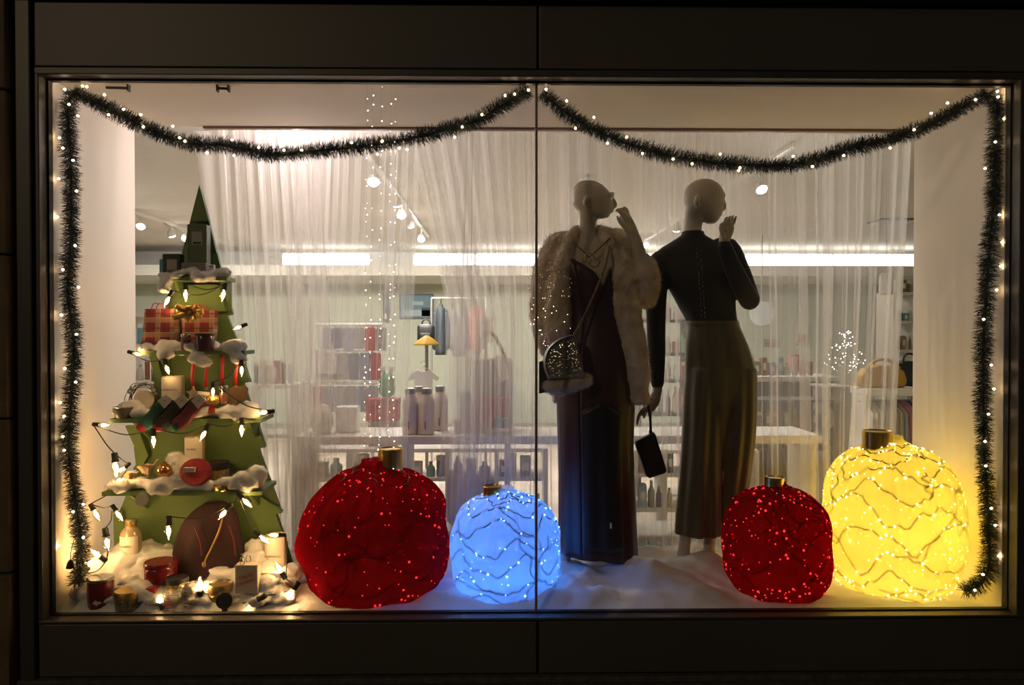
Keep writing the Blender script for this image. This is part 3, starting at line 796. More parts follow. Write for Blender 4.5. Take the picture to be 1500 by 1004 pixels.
BAG = [(0.02, 0.0), (0.55, 0.0), (0.82, 0.012), (0.91, 0.08), (0.97, 0.20), (1.0, 0.38), (0.98, 0.55), (0.90, 0.70), (0.75, 0.83), (0.55, 0.92), (0.33, 0.98), (0.20, 1.02), (0.18, 1.06)]
RND = [(0.02, 0.0), (0.50, 0.0), (0.75, 0.025), (0.89, 0.12), (0.97, 0.26), (1.0, 0.45), (0.97, 0.62), (0.88, 0.77), (0.70, 0.89), (0.48, 0.96), (0.28, 1.0), (0.16, 1.03), (0.14, 1.06)]
M_rled = emis('red_led', (1.0, 0.03, 0.04), 0.9, 'NONE')
M_bled = emis('ice_led', (0.30, 0.68, 1.0), 1.5, 'NONE')
M_yled = emis('gold_led', (1.0, 0.82, 0.30), 3.0, 'NONE')
cl_red = sheer('red_tulle', (0.36, 0.006, 0.014), (0.80, 0.05, 0.06), 0.26, 0.55, ((1, 1, 1), 5.0, 0.06))
cl_ice = sheer('white_tulle', (0.82, 0.84, 0.87), (1.0, 1.0, 1.0), 0.22, 0.55, ((1, 1, 1), 6.0, 0.06))
cl_gold = sheer('gold_tulle', (0.92, 0.80, 0.30), (1.0, 0.88, 0.36), 0.22, 0.6, ((1, 1, 1), 5.0, 0.08))
M_dwire = mat('dark_wire', (0.012, 0.008, 0.008), 0.6)
M_swire = mat('silver_wire', (0.16, 0.16, 0.16), 0.5)
M_gwire = mat('green_wire', (0.16, 0.17, 0.11), 0.6)
bauble('giant_bauble', 550, 3.455, 110, 684, BAG, 18, 27, cl_red, M_rled, 330, M_dwire, 'large dark red tulle bauble with gold cap beside the pale blue bauble', ((1, .10, .06), 0.17), 2, cap_dx=22, lights=2)
bauble('giant_bauble', 740, 3.36, 81, 722, RND, 14, 10, cl_ice, M_bled, 240, M_swire, 'glowing ice blue tulle bauble in front of the curtain', ((.02, .21, 1.0), 3.0), 3, cap_dx=-18, lights=2)
bauble('giant_bauble', 1138, 3.352, 78, 714, RND, 14, 15, cl_red, M_rled, 380, M_dwire, 'small red tulle bauble with red lights beside the glowing yellow bauble', ((1, .10, .06), 0.17), 5, cap_dx=-4, lights=2)
bauble('giant_bauble', 1306, 3.415, 97, 651, RND, 21, 20, cl_gold, M_yled, 620, M_gwire, 'largest bauble, of glowing yellow tulle, beside the right bay wall', ((1, .74, .20), 3.9), 11, cap_dx=-22, lights=3, wires=11)

# ================================================================ SNOW ON THE BAY FLOOR
FEET = [(at(a, 500, b).x, b) for a, b in ((816, 3.48), (914, 3.47), (994, 3.59), (1036, 3.59), (955, 3.40))]
g = G(); NX, NYs = 190, 44; rows = []
for i in range(NYs + 1):
    y = Y1 + 0.004 + (3.90 - Y1) * i / NYs; r = []
    for j in range(NX + 1):
        x = XL + 0.004 + (XR - XL - .008) * j / NX; v = Vector((x, y, 0))
        edge = min(1, (y - Y1) / .10, (XR - x) / .1 + .15)
        right = ip(x, [(-2.0, 1.7), (-.9, 1.4), (-.7, .9), (0.1, 1.4), (1.1, 1.1), (1.5, .35), (2.2, .25)])
        h = .012 + edge * right * (.032 + .038 * noise.noise(v * 4.2) + .018 * noise.noise(v * 11 + Vector((3, 1, 0))) + .007 * noise.noise(v * 27))
        for fx, fy in FEET: h += .062 * math.exp(-((x - fx) ** 2 + (y - fy) ** 2) / .012)
        r.append(Vector((x, y, ZF + max(.004, h))))
    rows.append(r)
g.loft(rows, closed=False)
sn = g.done('cotton_snow', M_snowmat, None, smooth=True, origin=(0, 3.5, ZF))
tag(sn, 'white cotton batting laid as snow over the window floor', 'snow', None, 'stuff')

# ================================================================ SHEER CURTAINS
cl_net = sheer('sheer_net', (0.86, 0.83, 0.80), (1, 1, 1), 0.70, 0.5, ((11, 2, 0.10), 1.0, 0.15))


def curtain(label, px0t, px1t, px0b, px1b, Y, seed, nf, fullness=1.0, ztop=ZC - .004, zbot=ZF + .03, edge=None):
    rnd = random.Random(seed); nu = int(nf * 26); nv = 22
    xa, xb = at(px0t, 400, Y).x, at(px1t, 400, Y).x; xc, xd = at(px0b, 400, Y).x, at(px1b, 400, Y).x
    ph = [rnd.uniform(-1.2, 1.2) for _ in range(nf * 2 + 6)]; amp = [rnd.choice((.1, .5, .9, 1.3, 1.9)) for _ in range(nf * 2 + 6)]
    rows = []
    for i in range(nv + 1):
        t = i / nv; z = ztop + (zbot - ztop) * t; r = []
        for j in range(nu + 1):
            u = j / nu
            f = u * nf; k = int(f)
            am = amp[k] + (amp[k + 1] - amp[k]) * (f - k); p = ph[k] + (ph[k + 1] - ph[k]) * (f - k)
            a = 2 * PI * f + p + .5 * noise.noise(Vector((u * nf * .35, t * 1.6, seed)))
            te = edge(t) if edge else t
            x0 = xa + (xc - xa) * te; x1 = xb + (xd - xb) * t
            W = x1 - x0
            x = x0 + u * W + fullness * am * (W / nf) * .22 * math.sin(2 * a) + .012 * noise.noise(Vector((u * nf * .5, t * 2.2, seed + 9)))
            y = Y + .016 * am * math.sin(a) * (1 + .5 * t) + .012 * noise.noise(Vector((u * 5, t * 2, seed)))
            r.append(Vector((x, y, z)))
        rows.append(r)
    g = G(); g.loft(rows, closed=False)
    o = g.done('sheer_curtain', cl_net, None, smooth=True)
    return tag(o, label, 'curtain', 'sheer curtains across the back of the window bay')


curtain('sheer white curtain strip beside the spire of the green tree', 322, 470, 352, 500, 3.845, 1, 9, edge=lambda t: t ** .8)
curtain('sheer white curtain above the large dark red bauble', 440, 615, 405, 592, 3.875, 2, 10)
curtain('sheer white curtain above the ice blue bauble', 600, 800, 662, 790, 3.85, 3, 10, edge=lambda t: min(1, t * 2.2))
curtain('loose sheer curtain fall slanting beside the white flasks', 668, 705, 640, 700, 3.825, 4, 4)
curtain('sheer white curtain behind the mannequin in fur', 770, 985, 785, 975, 3.87, 5, 8)
curtain('sheer white curtain behind the mannequin in olive trousers', 960, 1180, 970, 1190, 3.85, 6, 9)
curtain('sheer white curtain beside the right bay wall', 1165, 1331, 1180, 1300, 3.875, 7, 7)
# loose upper corner of the first curtain, pulled towards the track end
g = G(); rows = []
for i in range(15):
    t = i / 14; r = []
    for j in range(13):
        u = j / 12; x0 = 284 + 38 * t ** 1.1; x1 = 330 + 8 * t
        q = at(x0 + (x1 - x0) * u, 192 + 250 * t, 3.835 + .012 * math.sin(u * 9 + t)); r.append(q)
    rows.append(r)
g.loft(rows, closed=False); tag(g.done('sheer_curtain', cl_net, None, smooth=True), 'loose tapering tail of sheer net beside the spire of the green tree', 'curtain')

# ================================================================ GARLANDS
M_needle = mat('tinsel_green', (0.020, 0.032, 0.022), 0.5, var=0.5, vscale=30)
M_gbulb = emis('garland_bulb', (1.0, 0.66, 0.36), 16.0)
bme = bpy.data.meshes.new('fairy_bulb'); bm = bmesh.new()
bmesh.ops.create_icosphere(bm, subdivisions=2, radius=0.0049); bm.to_mesh(bme); bm.free(); bme.materials.append(M_gbulb)


def garland(label, pts, rad, bulbs, seed, dens=5200):
    rnd = random.Random(seed)
    P = [at(*p) for p in spline(pts, 14)]
    t = thing('tinsel_garland', P[len(P) // 2], label, 'garland')
    G().tube(P, .006, 6).done('wire_core', M_cable, t, smooth=True)
    seg = [0]
    for a, b in zip(P, P[1:]): seg.append(seg[-1] + (b - a).length)
    L = seg[-1]

    def along(s):
        for i in range(len(P) - 1):
            if s <= seg[i + 1]:
                f = (s - seg[i]) / max(1e-9, seg[i + 1] - seg[i]); return P[i].lerp(P[i + 1], f), (P[i + 1] - P[i]).normalized()
        return P[-1], (P[-1] - P[-2]).normalized()
    g = G()
    for k in range(int(dens * L)):
        c, d = along(rnd.uniform(0, L)); u = d.orthogonal().normalized(); v = d.cross(u); a = rnd.uniform(0, 2 * PI)
        o = u * math.cos(a) + v * math.sin(a)
        dr = (o + d * rnd.gauss(.25, .35)).normalized(); ln = rad * rnd.uniform(.55, 1.12) * (1 + .30 * noise.noise(c * 9))
        s = dr.cross(Vector((rnd.gauss(0, 1), rnd.gauss(0, 1), rnd.gauss(0, 1)))).normalized() * .0010
        q = c + o * .004; m = q + dr * ln * .75
        g.add([q - s, q + s, m + s * .9, q + dr * ln, m - s * .9], [(0, 1, 2, 3, 4)])
    nd = g.done('needles', M_needle, t); nd['kind'] = 'stuff'
    for (bx, by) in bulbs:
        best = min(P, key=lambda q: (q - at(bx, by, q.y)).length); p = at(bx, by, best.y - .030)
        inst('bulb', bme, p, t)
    w_ = G(); q = []
    for k in range(60):
        c, d = along(L * k / 59); u = d.orthogonal().normalized(); v = d.cross(u); a = k * .9; q.append(c + (u * math.cos(a) + v * math.sin(a)) * rad * .45)
    w_.tube(q, .0015, 4).done('light_cable', M_cable, t)


GYd = 3.148
garland('dark green tinsel garland hanging down beside the cream left wall and green tree', [(106, 134, GYd), (100, 165, GYd), (104, 260, GYd), (104, 350, GYd), (100, 430, GYd), (108, 510, GYd), (104, 590, GYd), (101, 660, GYd), (110, 730, GYd), (119, 790, GYd), (118, 830, GYd), (112, 855, GYd)], .043,
        [(95, 131), (101, 153), (114, 170), (87, 202), (92, 217), (107, 235), (86, 262), (112, 280), (84, 318), (110, 360), (92, 395), (115, 421), (90, 462), (112, 490), (95, 540), (111, 560), (88, 590), (94, 610), (92, 640), (94, 660), (122, 739), (107, 750), (122, 788), (86, 800)], 1)
garland('dark green tinsel swag with lights between the cream left wall and the mullion', [(106, 134, GYd), (150, 155, GYd), (200, 180, GYd), (270, 209, GYd), (330, 213, GYd), (400, 226, GYd), (470, 221, GYd), (540, 213, GYd), (600, 203, GYd), (650, 191, GYd), (700, 176, GYd), (740, 152, GYd), (774, 133, GYd)], .042,
        [(121, 126), (127, 127), (153, 139), (159, 168), (181, 160), (206, 168), (210, 186), (253, 185), (263, 202), (271, 207), (303, 224), (340, 205), (343, 228), (379, 216), (416, 220), (442, 220), (449, 238), (515, 209), (553, 226), (560, 207), (585, 217), (596, 219), (666, 201), (677, 186), (706, 168), (740, 140), (754, 138), (774, 132)], 2)
garland('dark green tinsel swag with lights between the mullion and the right bay wall', [(794, 136, GYd), (820, 158, GYd), (860, 185, GYd), (910, 207, GYd), (960, 223, GYd), (1020, 235, GYd), (1080, 241, GYd), (1140, 243, GYd), (1190, 236, GYd), (1240, 219, GYd), (1300, 205, GYd), (1350, 188, GYd), (1400, 163, GYd), (1446, 137, GYd)], .042,
        [(800, 131), (830, 148), (843, 188), (870, 172), (890, 210), (918, 201), (941, 225), (986, 233), (1014, 240), (1055, 226), (1082, 250), (1084, 246), (1162, 229), (1190, 244), (1236, 228), (1304, 217), (1339, 190), (1364, 166), (1388, 151), (1429, 146)], 3)
garland('dark green tinsel garland hanging down beside the yellow bauble', [(1446, 137, GYd), (1462, 160, GYd), (1458, 220, GYd), (1456, 290, GYd), (1449, 370, GYd), (1445, 430, GYd), (1441, 490, GYd), (1440, 560, GYd), (1441, 630, GYd), (1443, 690, GYd), (1447, 740, GYd), (1449, 790, GYd), (1448, 830, GYd), (1436, 856, GYd), (1412, 866, GYd)], .043,
        [(1461, 134), (1462, 142), (1471, 174), (1458, 208), (1443, 247), (1464, 315), (1468, 355), (1466, 390), (1460, 425), (1441, 468), (1452, 535), (1456, 570), (1448, 607), (1443, 647), (1444, 683), (1452, 745), (1463, 815), (1440, 842), (1428, 865), (1458, 770)], 4)

# lights reflected in the glass, built as five added strands just behind it
M_tiny = emis('tiny_led_glint', (1.0, 0.93, 0.80), 5.0, 'NONE')
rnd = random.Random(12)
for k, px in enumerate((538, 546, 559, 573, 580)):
    yy = GY + .022 + .004 * k; top_ = at(px, 126, yy); t = thing('reflection_strand', (top_.x, yy, ZC), 'added strand of tiny white dots for lights reflected in the glass above the large dark red bauble', 'reflected lights', 'added strands standing for reflections in the glass')
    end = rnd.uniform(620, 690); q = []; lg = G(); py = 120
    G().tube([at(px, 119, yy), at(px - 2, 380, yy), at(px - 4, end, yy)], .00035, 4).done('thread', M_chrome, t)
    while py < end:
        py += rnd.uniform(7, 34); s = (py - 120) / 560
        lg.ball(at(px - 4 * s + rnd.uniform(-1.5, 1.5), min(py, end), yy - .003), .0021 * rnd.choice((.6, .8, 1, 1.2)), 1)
    o = lg.done('light_points', M_tiny, t); o['kind'] = 'stuff'
# ================================================================ GREEN TREE-SHAPED DISPLAY
YT = 3.50
M_green = mat('green_paint', (0.115, 0.180, 0.048), 0.65, var=0.08, vscale=3)
pt = at(292, 848, YT)
tree = thing('display_tree', (pt.x, YT, ZF), 'green wooden tree-shaped display stand with shelves under cotton snow', 'display stand')
out = [(292, 270), (318, 372), (341, 461), (333, 463), (350, 505), (367, 560), (357, 561), (372, 605), (388, 656), (379, 657), (413, 752), (404, 753), (434, 842),
       (434, 847), (167, 847), (167, 800), (180, 755), (173, 754), (200, 690), (196, 656), (215, 600), (226, 560), (221, 558), (236, 505), (247, 461), (241, 459), (266, 372)]
G().pxprism(out, YT, .018).done('back_board', M_green, tree)
G().pxprism([(292, 271), (317, 370), (306.5, 372), (306, 324), (279.5, 324), (279, 372), (268, 368)], YT - .03, .02).done('spire', M_green, tree)
for poly in ([(217, 518), (229, 518), (241, 570), (233, 574)], [(183, 624), (201, 624), (217, 668), (205, 690), (194, 688), (205, 672)], [(349, 536), (357, 534), (366, 560), (349, 558)],
             [(356, 628), (372, 606), (388, 655), (379, 658)], [(362, 742), (378, 725), (413, 750), (404, 754), (420, 800), (398, 812)], [(166, 752), (178, 750), (186, 800), (180, 845), (168, 845)],
             [(253, 417), (320, 417), (331, 456), (252, 456)]):
    G().pxprism(poly, YT - .035, .03).done('side_brace', M_green, tree)
SH = {}
for k, (py, a, b, yf) in {2: (405, 238, 332, 3.36), 3: (514, 206, 358, 3.33), 4: (614, 160, 382, 3.28), 5: (721, 149, 384, 3.26)}.items():
    q0, q1 = at(a, py, yf), at(b, py, yf); SH[k] = q0.z
    c0 = at(a + 8, py, YT).x
    G().add([(q0.x, yf, q0.z), (q1.x, yf, q0.z), (q1.x - .01, YT, q0.z), (max(q0.x, XL + .02), YT, q0.z), (q0.x, yf, q0.z - .018), (q1.x, yf, q0.z - .018), (q1.x - .01, YT, q0.z - .018), (max(q0.x, XL + .02), YT, q0.z - .018)],
            [(0, 1, 2, 3), (7, 6, 5, 4), (0, 4, 5, 1), (1, 5, 6, 2), (2, 6, 7, 3), (3, 7, 4, 0)]).done('shelf', M_green, tree)
    for s_ in (.12, .88):                      # brackets under each shelf
        x = q0.x + (q1.x - q0.x) * s_
        G().add([(x - .007, yf + .05, q0.z - .018), (x - .007, YT, q0.z - .018), (x - .007, YT, q0.z - .13), (x + .007, yf + .05, q0.z - .018), (x + .007, YT, q0.z - .018), (x + .007, YT, q0.z - .13)],
                [(0, 1, 2), (5, 4, 3), (0, 3, 4, 1), (1, 4, 5, 2), (2, 5, 3, 0)]).done('bracket', M_green, tree)
SH[6] = ZF + .028


def P(px, Y, k): v = at(px, 500, Y); return Vector((v.x, Y, SH[k] if isinstance(k, int) else k))


def snowpile(label, blobs, seed, vox=.011):
    g = G()
    for i, (px, py, Y, r) in enumerate(blobs): g.ball(at(px, py, Y), r, 2, (1.25, 1, .8), .35, seed + i)
    r = remesh(g, vox, 4)
    for i, v in enumerate(r.v): r.v[i] = v + r.n[i] * (.012 * noise.noise(v * 17) + .008 * noise.noise(v * 42) + .004 * noise.noise(v * 90))
    for v in r.v: v.y = max(v.y, 3.128); v.x = max(v.x, XL + .006); v.z = max(v.z, ZF + .003)
    o = r.done('cotton_snow', M_snowmat, None, smooth=True)
    f = fuzz(r, len(r.f) * 3, .013, .0004, seed, .8).done('fibres', M_snowmat, o); f['kind'] = 'stuff'
    return tag(o, label, 'snow', None, 'stuff')


rs = random.Random(21)
def strip(px0, px1, py, Y, r, n, jy=3): return [(px0 + (px1 - px0) * (i + .5) / n + rs.uniform(-4, 4), py + rs.uniform(-jy, jy), Y + rs.uniform(-.02, .03), r * rs.uniform(.7, 1.2)) for i in range(n)]
snowpile('clump of cotton snow below the grey carton of the tree spire', strip(240, 328, 404, 3.37, .030, 11) + [(240, 414, 3.36, .024), (238, 425, 3.36, .022), (245, 424, 3.36, .020), (284, 396, 3.40, .030)], 1)
snowpile('clump of cotton snow under the plaid gift bag', strip(208, 352, 510, 3.36, .034, 15) + [(240, 519, 3.33, .03), (288, 526, 3.32, .036), (300, 532, 3.32, .028), (350, 525, 3.33, .032), (345, 508, 3.36, .04)], 2)
snowpile('clump of cotton snow behind the three Christmas stockings', strip(172, 376, 606, 3.34, .036, 17) + strip(285, 355, 605, 3.29, .036, 5) + [(190, 598, 3.36, .045), (350, 612, 3.28, .03), (366, 597, 3.34, .036)], 3)
snowpile('clump of cotton snow around the red glitter ball', strip(160, 378, 712, 3.30, .038, 17) + [(178, 712, 3.28, .04), (236, 712, 3.27, .05), (262, 690, 3.36, .05), (268, 705, 3.30, .045), (330, 706, 3.29, .034), (355, 700, 3.29, .036), (377, 691, 3.31, .040), (380, 698, 3.30, .03), (258, 672, 3.42, .04)], 4)
snowpile('deep drift of cotton snow around the jars at the tree foot', strip(118, 430, 880, 3.165, .028, 16, 3) + strip(122, 425, 866, 3.22, .045, 12, 6) + strip(125, 240, 848, 3.30, .06, 6, 8) + strip(150, 250, 822, 3.38, .07, 5, 8) + strip(175, 240, 808, 3.44, .06, 4)
         + strip(315, 360, 842, 3.34, .055, 4) + strip(345, 432, 845, 3.32, .06, 5, 8) + strip(370, 425, 850, 3.26, .055, 4, 8) + [(215, 870, 3.18, .045), (228, 880, 3.16, .035), (378, 803, 3.42, .05), (392, 838, 3.30, .055), (412, 872, 3.20, .05), (140, 828, 3.30, .05), (122, 866, 3.20, .05), (128, 850, 3.28, .05), (376, 818, 3.36, .05)], 5)

# ---------- things on the shelves
M_jar = clear('jar_glass', (.96, .95, .93), .10, .05)
M_wax = mat('cream_wax', (.74, .64, .52), .6)
M_gold2 = mat('gold_lid', (.55, .38, .13), .35, 1.0, bump=.3, bscale=220)
M_dark = mat('dark_carton', (.02, .016, .022), .6)
M_cred = mat('candle_red', (.16, .008, .012), .25, coat=.5)
M_ribbon = mat('red_ribbon', (.45, .015, .02), .5)


def plaid(name, base, s):
    m = bpy.data.materials.new(name); m.use_nodes = True; nt = m.node_tree; b = nt.nodes['Principled BSDF']; b.inputs['Roughness'].default_value = .7
    tc = nt.nodes.new('ShaderNodeTexCoord'); sp = nt.nodes.new('ShaderNodeSeparateXYZ'); nt.links.new(tc.outputs['Object'], sp.inputs[0])
    def band(sock, freq, width, off):
        a = nt.nodes.new('ShaderNodeMath'); a.operation = 'MULTIPLY_ADD'; a.inputs[1].default_value = freq; a.inputs[2].default_value = off; nt.links.new(sock, a.inputs[0])
        f = nt.nodes.new('ShaderNodeMath'); f.operation = 'FRACT'; nt.links.new(a.outputs[0], f.inputs[0])
        l = nt.nodes.new('ShaderNodeMath'); l.operation = 'LESS_THAN'; l.inputs[1].default_value = width; nt.links.new(f.outputs[0], l.inputs[0]); return l.outputs[0]
    prev = None
    for axis in (0, 2):
        for fr, wd, of, c in ((s, .34, .1, (.40, .27, .18)), (s, .12, .55, (.05, .035, .03)), (s, .03, .80, (.7, .6, .45))):
            mx = nt.nodes.new('ShaderNodeMix'); mx.data_type = 'RGBA'; k = nt.nodes.new('ShaderNodeMath'); k.operation = 'MULTIPLY'; k.inputs[1].default_value = .55
            nt.links.new(band(sp.outputs[axis], fr, wd, of), k.inputs[0]); nt.links.new(k.outputs[0], mx.inputs[0])
            if prev: nt.links.new(prev, mx.inputs[6])
            else: mx.inputs[6].default_value = base + (1,)
            mx.inputs[7].default_value = c + (1,); prev = mx.outputs[2]
    nt.links.new(prev, b.inputs['Base Color']); return m


def carton(name, label, px, Y, k, wpx, hpx, dep, m, rz=0, cat='box', lab=None, base_py=None):
    b = P(px, Y, k); w_, h = m_of(wpx, Y), m_of(hpx, Y)
    t = thing(name, b, label, cat)
    G().bbox((b.x - w_ / 2, Y - dep / 2, b.z), (b.x + w_ / 2, Y + dep / 2, b.z + h), .003, rz).done('carton', m, t)
    if lab:
        (u0, v0, u1, v1, lm) = lab
        G().bbox((b.x - w_ / 2 + u0 * w_, Y - dep / 2 - .0015, b.z + v0 * h), (b.x - w_ / 2 + u1 * w_, Y - dep / 2 + .001, b.z + v1 * h), .0005).done('label', lm, t)
    return t, b, w_, h


def jar(name, label, px, Y, k, wpx, hpx, gm, lidm=None, fill=None, lidh=.22, cat='jar', txt=None, lab=None, taper=.92, n=24):
    b = P(px, Y, k); r, h = m_of(wpx, Y) / 2, m_of(hpx, Y)
    t = thing(name, b, label, cat); hb = h * (1 - lidh) if lidm else h
    G().lathe(b, [(r * .5, 0), (r * taper, .001), (r * taper * 1.02, hb * .05), (r, hb * .5), (r, hb * .93), (r * .93, hb), (r * .90, hb), (r * .95, hb * .92), (r * .95, hb * .5), (r * .9 * taper, hb * .06), (.001, hb * .05)], n).done('glass', gm, t, smooth=True, auto=50)
    if fill: G().lathe(b, [(.001, hb * .06), (r * .88 * taper, hb * .06), (r * .93, hb * .5), (r * .93, hb * .80), (.001, hb * .80)], n).done('filling', fill, t, smooth=True, auto=50)
    if lidm: G().lathe((b.x, b.y, b.z + hb), [(r * .9, -.001), (r * 1.04, 0), (r * 1.05, h * lidh * .8), (r * 1.0, h * lidh), (.001, h * lidh)], n, wob=lambda a, z: 1 + .012 * math.sin(a * 24)).done('lid', lidm, t, smooth=True, auto=40)
    if lab:
        v0, v1, lm = lab; rr = r * 1.012; arc = [-PI / 2 + (q - 8) * .14 for q in range(17)]
        lb = G().loft([[Vector((b.x + rr * math.cos(a), b.y + rr * math.sin(a), b.z + h * v)) for a in arc] for v in (v0, v1)], closed=False).done('label', lm, t, smooth=True)
        if txt: text(txt, (b.x, b.y - rr - .002, b.z + h * (v0 * .45 + v1 * .55)), r * .27, M_ink, t)
    return t, b, r, h


# top: spire carton, black box, cards
t, b, w_, h = carton('slim_carton', 'slim olive green carton with a grey label standing against the tree spire', 292.7, 3.42, SH[2] + .062, 27, 56, .05, mat('olive_carton', (.10, .125, .05), .6), lab=(.22, .47, .78, .82, mat('grey_label', (.35, .34, .33), .6)))
G().bbox((b.x - .018, 3.3925, b.z + h * .50), (b.x + .018, 3.395, b.z + h * .55), .0005).done('bar_print', M_ink, t)
G().tube([(b.x - w_ / 2, 3.3945, b.z), (b.x - w_ / 2, 3.3945, b.z + h), (b.x + w_ / 2, 3.3945, b.z + h), (b.x + w_ / 2, 3.3945, b.z)], .0016, 5).done('pale_edging', mat('pale_edge', (.30, .33, .22), .6), t)
carton('low_carton', 'low grey carton under the slim olive carton', 289.5, 3.42, 2, 35, 20, .09, mat('grey_carton', (.22, .20, .18), .7), lab=(.03, .1, .97, .2, M_dark))
t, b, w_, h = carton('gift_box', 'black gift box with a pale printed label on the top shelf', 255, 3.40, 2, 25, 33, .05, M_dark, lab=(.25, .12, .82, .75, mat('sand_label', (.36, .32, .26), .7)))
text('PEPPER', (b.x + .002, 3.372, b.z + h * .24), .013, M_ink, t)
t, b, w_, h = carton('small_card', 'small cream card standing beside the grey carton', 311, 3.40, 2, 8, 18, .02, M_paper, cat='card', lab=(.15, .8, .85, .86, M_ink))
t, b, w_, h = carton('slim_bottle_box', 'narrow blue box with a white cap beside the black gift box', 239.5, 3.42, 2, 7, 26, .03, mat('blue_card', (.06, .22, .33), .5))
G().lathe((b.x, 3.42, b.z + h), [(.008, 0), (.008, .02), (.006, .022), (.001, .022)], 12).done('cap', M_paper, t)

# plaid gift bags, gold bow, small jars on shelf 3
M_pl = plaid('plaid_paper', (.22, .016, .018), 15)
for nm, lab_, px, Y, wt, wb, h_, dep in (('gift_bag', 'red plaid gift bag leaning against the green board', 234, 3.40, 42, 48, 60, .07), ('gift_bag', 'smaller red plaid gift bag behind the gold bow', 290, 3.43, 48, 42, 58, .06)):
    b = P(px, Y, 3); t = thing(nm, b, lab_, 'gift bag'); a_, c_, h = m_of(wt, Y) / 2, m_of(wb, Y) / 2, m_of(h_, Y)
    rings = []
    for z, w_, d in ((0, c_, dep / 2), (h * .5, (a_ + c_) / 2, dep / 2.3), (h, a_, dep / 3)):
        rings.append([Vector((b.x + sx * w_ + (0.01 if z else 0), Y + sy * d, b.z + z)) for sx, sy in ((-1, -1), (1, -1), (1, 1), (-1, 1))])
    G().loft(rings, True, False).done('paper_bag', M_pl, t).modifiers.new('paper', 'SOLIDIFY').thickness = .0015
    for sy in (-1, 1):
        G().tube(spline([(b.x - a_ * .4, Y + sy * dep / 3, b.z + h * .96), (b.x - a_ * .25, Y + sy * dep / 3, b.z + h * 1.12), (b.x + a_ * .25, Y + sy * dep / 3, b.z + h * 1.12), (b.x + a_ * .45, Y + sy * dep / 3, b.z + h * .96)], 5), .0022, 6).done('handle', M_ribbon, t, smooth=True)
M_bow = mat('gold_ribbon', (.72, .45, .10), .4, .15, bump=.3, bscale=150)
c = at(281, 459, 3.36); bow = thing('gold_bow', c, 'shiny gold gift bow with looped petals on the plaid bags', 'bow')
for q in range(9):
    a = q * 2 * PI / 9 + .2; R_ = .062 + .014 * (q % 2); d = Vector((math.cos(a), -.25 - .3 * (q % 2), math.sin(a) * .55))
    s_ = d.cross(Vector((0, 1, 0))).normalized()
    pts = [c + d * (R_ * x) + Vector((0, -1, 0)) * y * .026 for x, y in ((0, 0), (.35, .5), (.75, .75), (1.0, .35), (.9, -.2), (.5, -.2), (.1, 0))]
    pp = [Vector(v) for v in spline([tuple(v) for v in pts], 4)]
    G().loft([[v - s_ * .012, v + s_ * .012] for v in pp], closed=False).done('loop', M_bow, bow, smooth=True).modifiers.new('ribbon', 'SOLIDIFY').thickness = .0012
G().ball(c + Vector((0, -.02, 0)), .012, 2).done('knot', M_bow, bow, smooth=True)
jar('spice_jar', 'small glass jar of red filling below the gold bow', 272, 3.345, 3, 14, 24, M_jar, M_chrome, mat('red_filling', (.28, .03, .02), .7), .16)
jar('votive_candle', 'dark red votive candle beside the small red jar', 300, 3.350, 3, 27, 25, mat('dark_votive', (.06, .012, .012), .25, coat=.5), M_dark, None, .1, 'candle')

# shelf 4 : wire wreath, candle, stockings, ribbons, small ornaments
c = at(210, 566, 3.38); c.z = SH[4] + .082; wr = thing('wire_wreath', (c.x, 3.38, SH[4]), 'wire wreath ornament with a round pale disc standing on the snow', 'ornament')
M_wire = mat('dark_wire_metal', (.10, .085, .065), .4, .8); rnd = random.Random(5)
g = G()
for q in range(7):
    rr = .052 + .022 * q / 6; oy = rnd.uniform(-.015, .015)
    g.tube([c + Vector(((rr + .004 * math.sin(k * .9 + q)) * math.cos(k * PI / 16), oy + .004 * math.sin(k + q), (rr + .004 * math.sin(k * .7 + q)) * math.sin(k * PI / 16))) for k in range(33)], .0018, 5)
g.done('wire_rings', M_wire, wr, smooth=True)
G().lathe(c + Vector((.006, -.004, -.004)), [(.001, 0), (.042, 0), (.046, .004), (.042, .010), (.001, .010)], 26, (0, -1, 0)).done('disc', M_wax, wr, smooth=True, auto=40)
g = G()
for q in range(16):
    a = rnd.uniform(.3, 2.9); v = c + Vector((.066 * math.cos(a), rnd.uniform(-.02, .02), .066 * math.sin(a))); g.ball(v, rnd.uniform(.006, .012), 1, jit=.3, seed=q)
lf = g.done('silver_leaves', mat('silver_leaf', (.30, .30, .27), .4, .5), wr); lf['kind'] = 'stuff'

def candle(label, px, Y, k, wpx, hpx, txt, lit=False, name='label_candle', bandh=.3):
    t, b, r, h = jar(name, label, px, Y, k, wpx, hpx, mat('candle_glass', (.62, .52, .40), .3, coat=.3), None, None, cat='candle', lab=(bandh, .97, M_paper), txt=txt)
    G().lathe((b.x, b.y, b.z + h * .93), [(r * .93, 0), (r * .9, h * .03), (.001, h * .02)], 20).done('wax', M_wax, t)
    G().tube([(b.x, b.y, b.z + h * .94), (b.x + .001, b.y, b.z + h * 1.03)], .0014, 5).done('wick', M_ink, t)
    return t
candle('cream candle with a paper label beside the wire wreath', 253.5, 3.40, 4, 31, 58, 'COMMASCO')
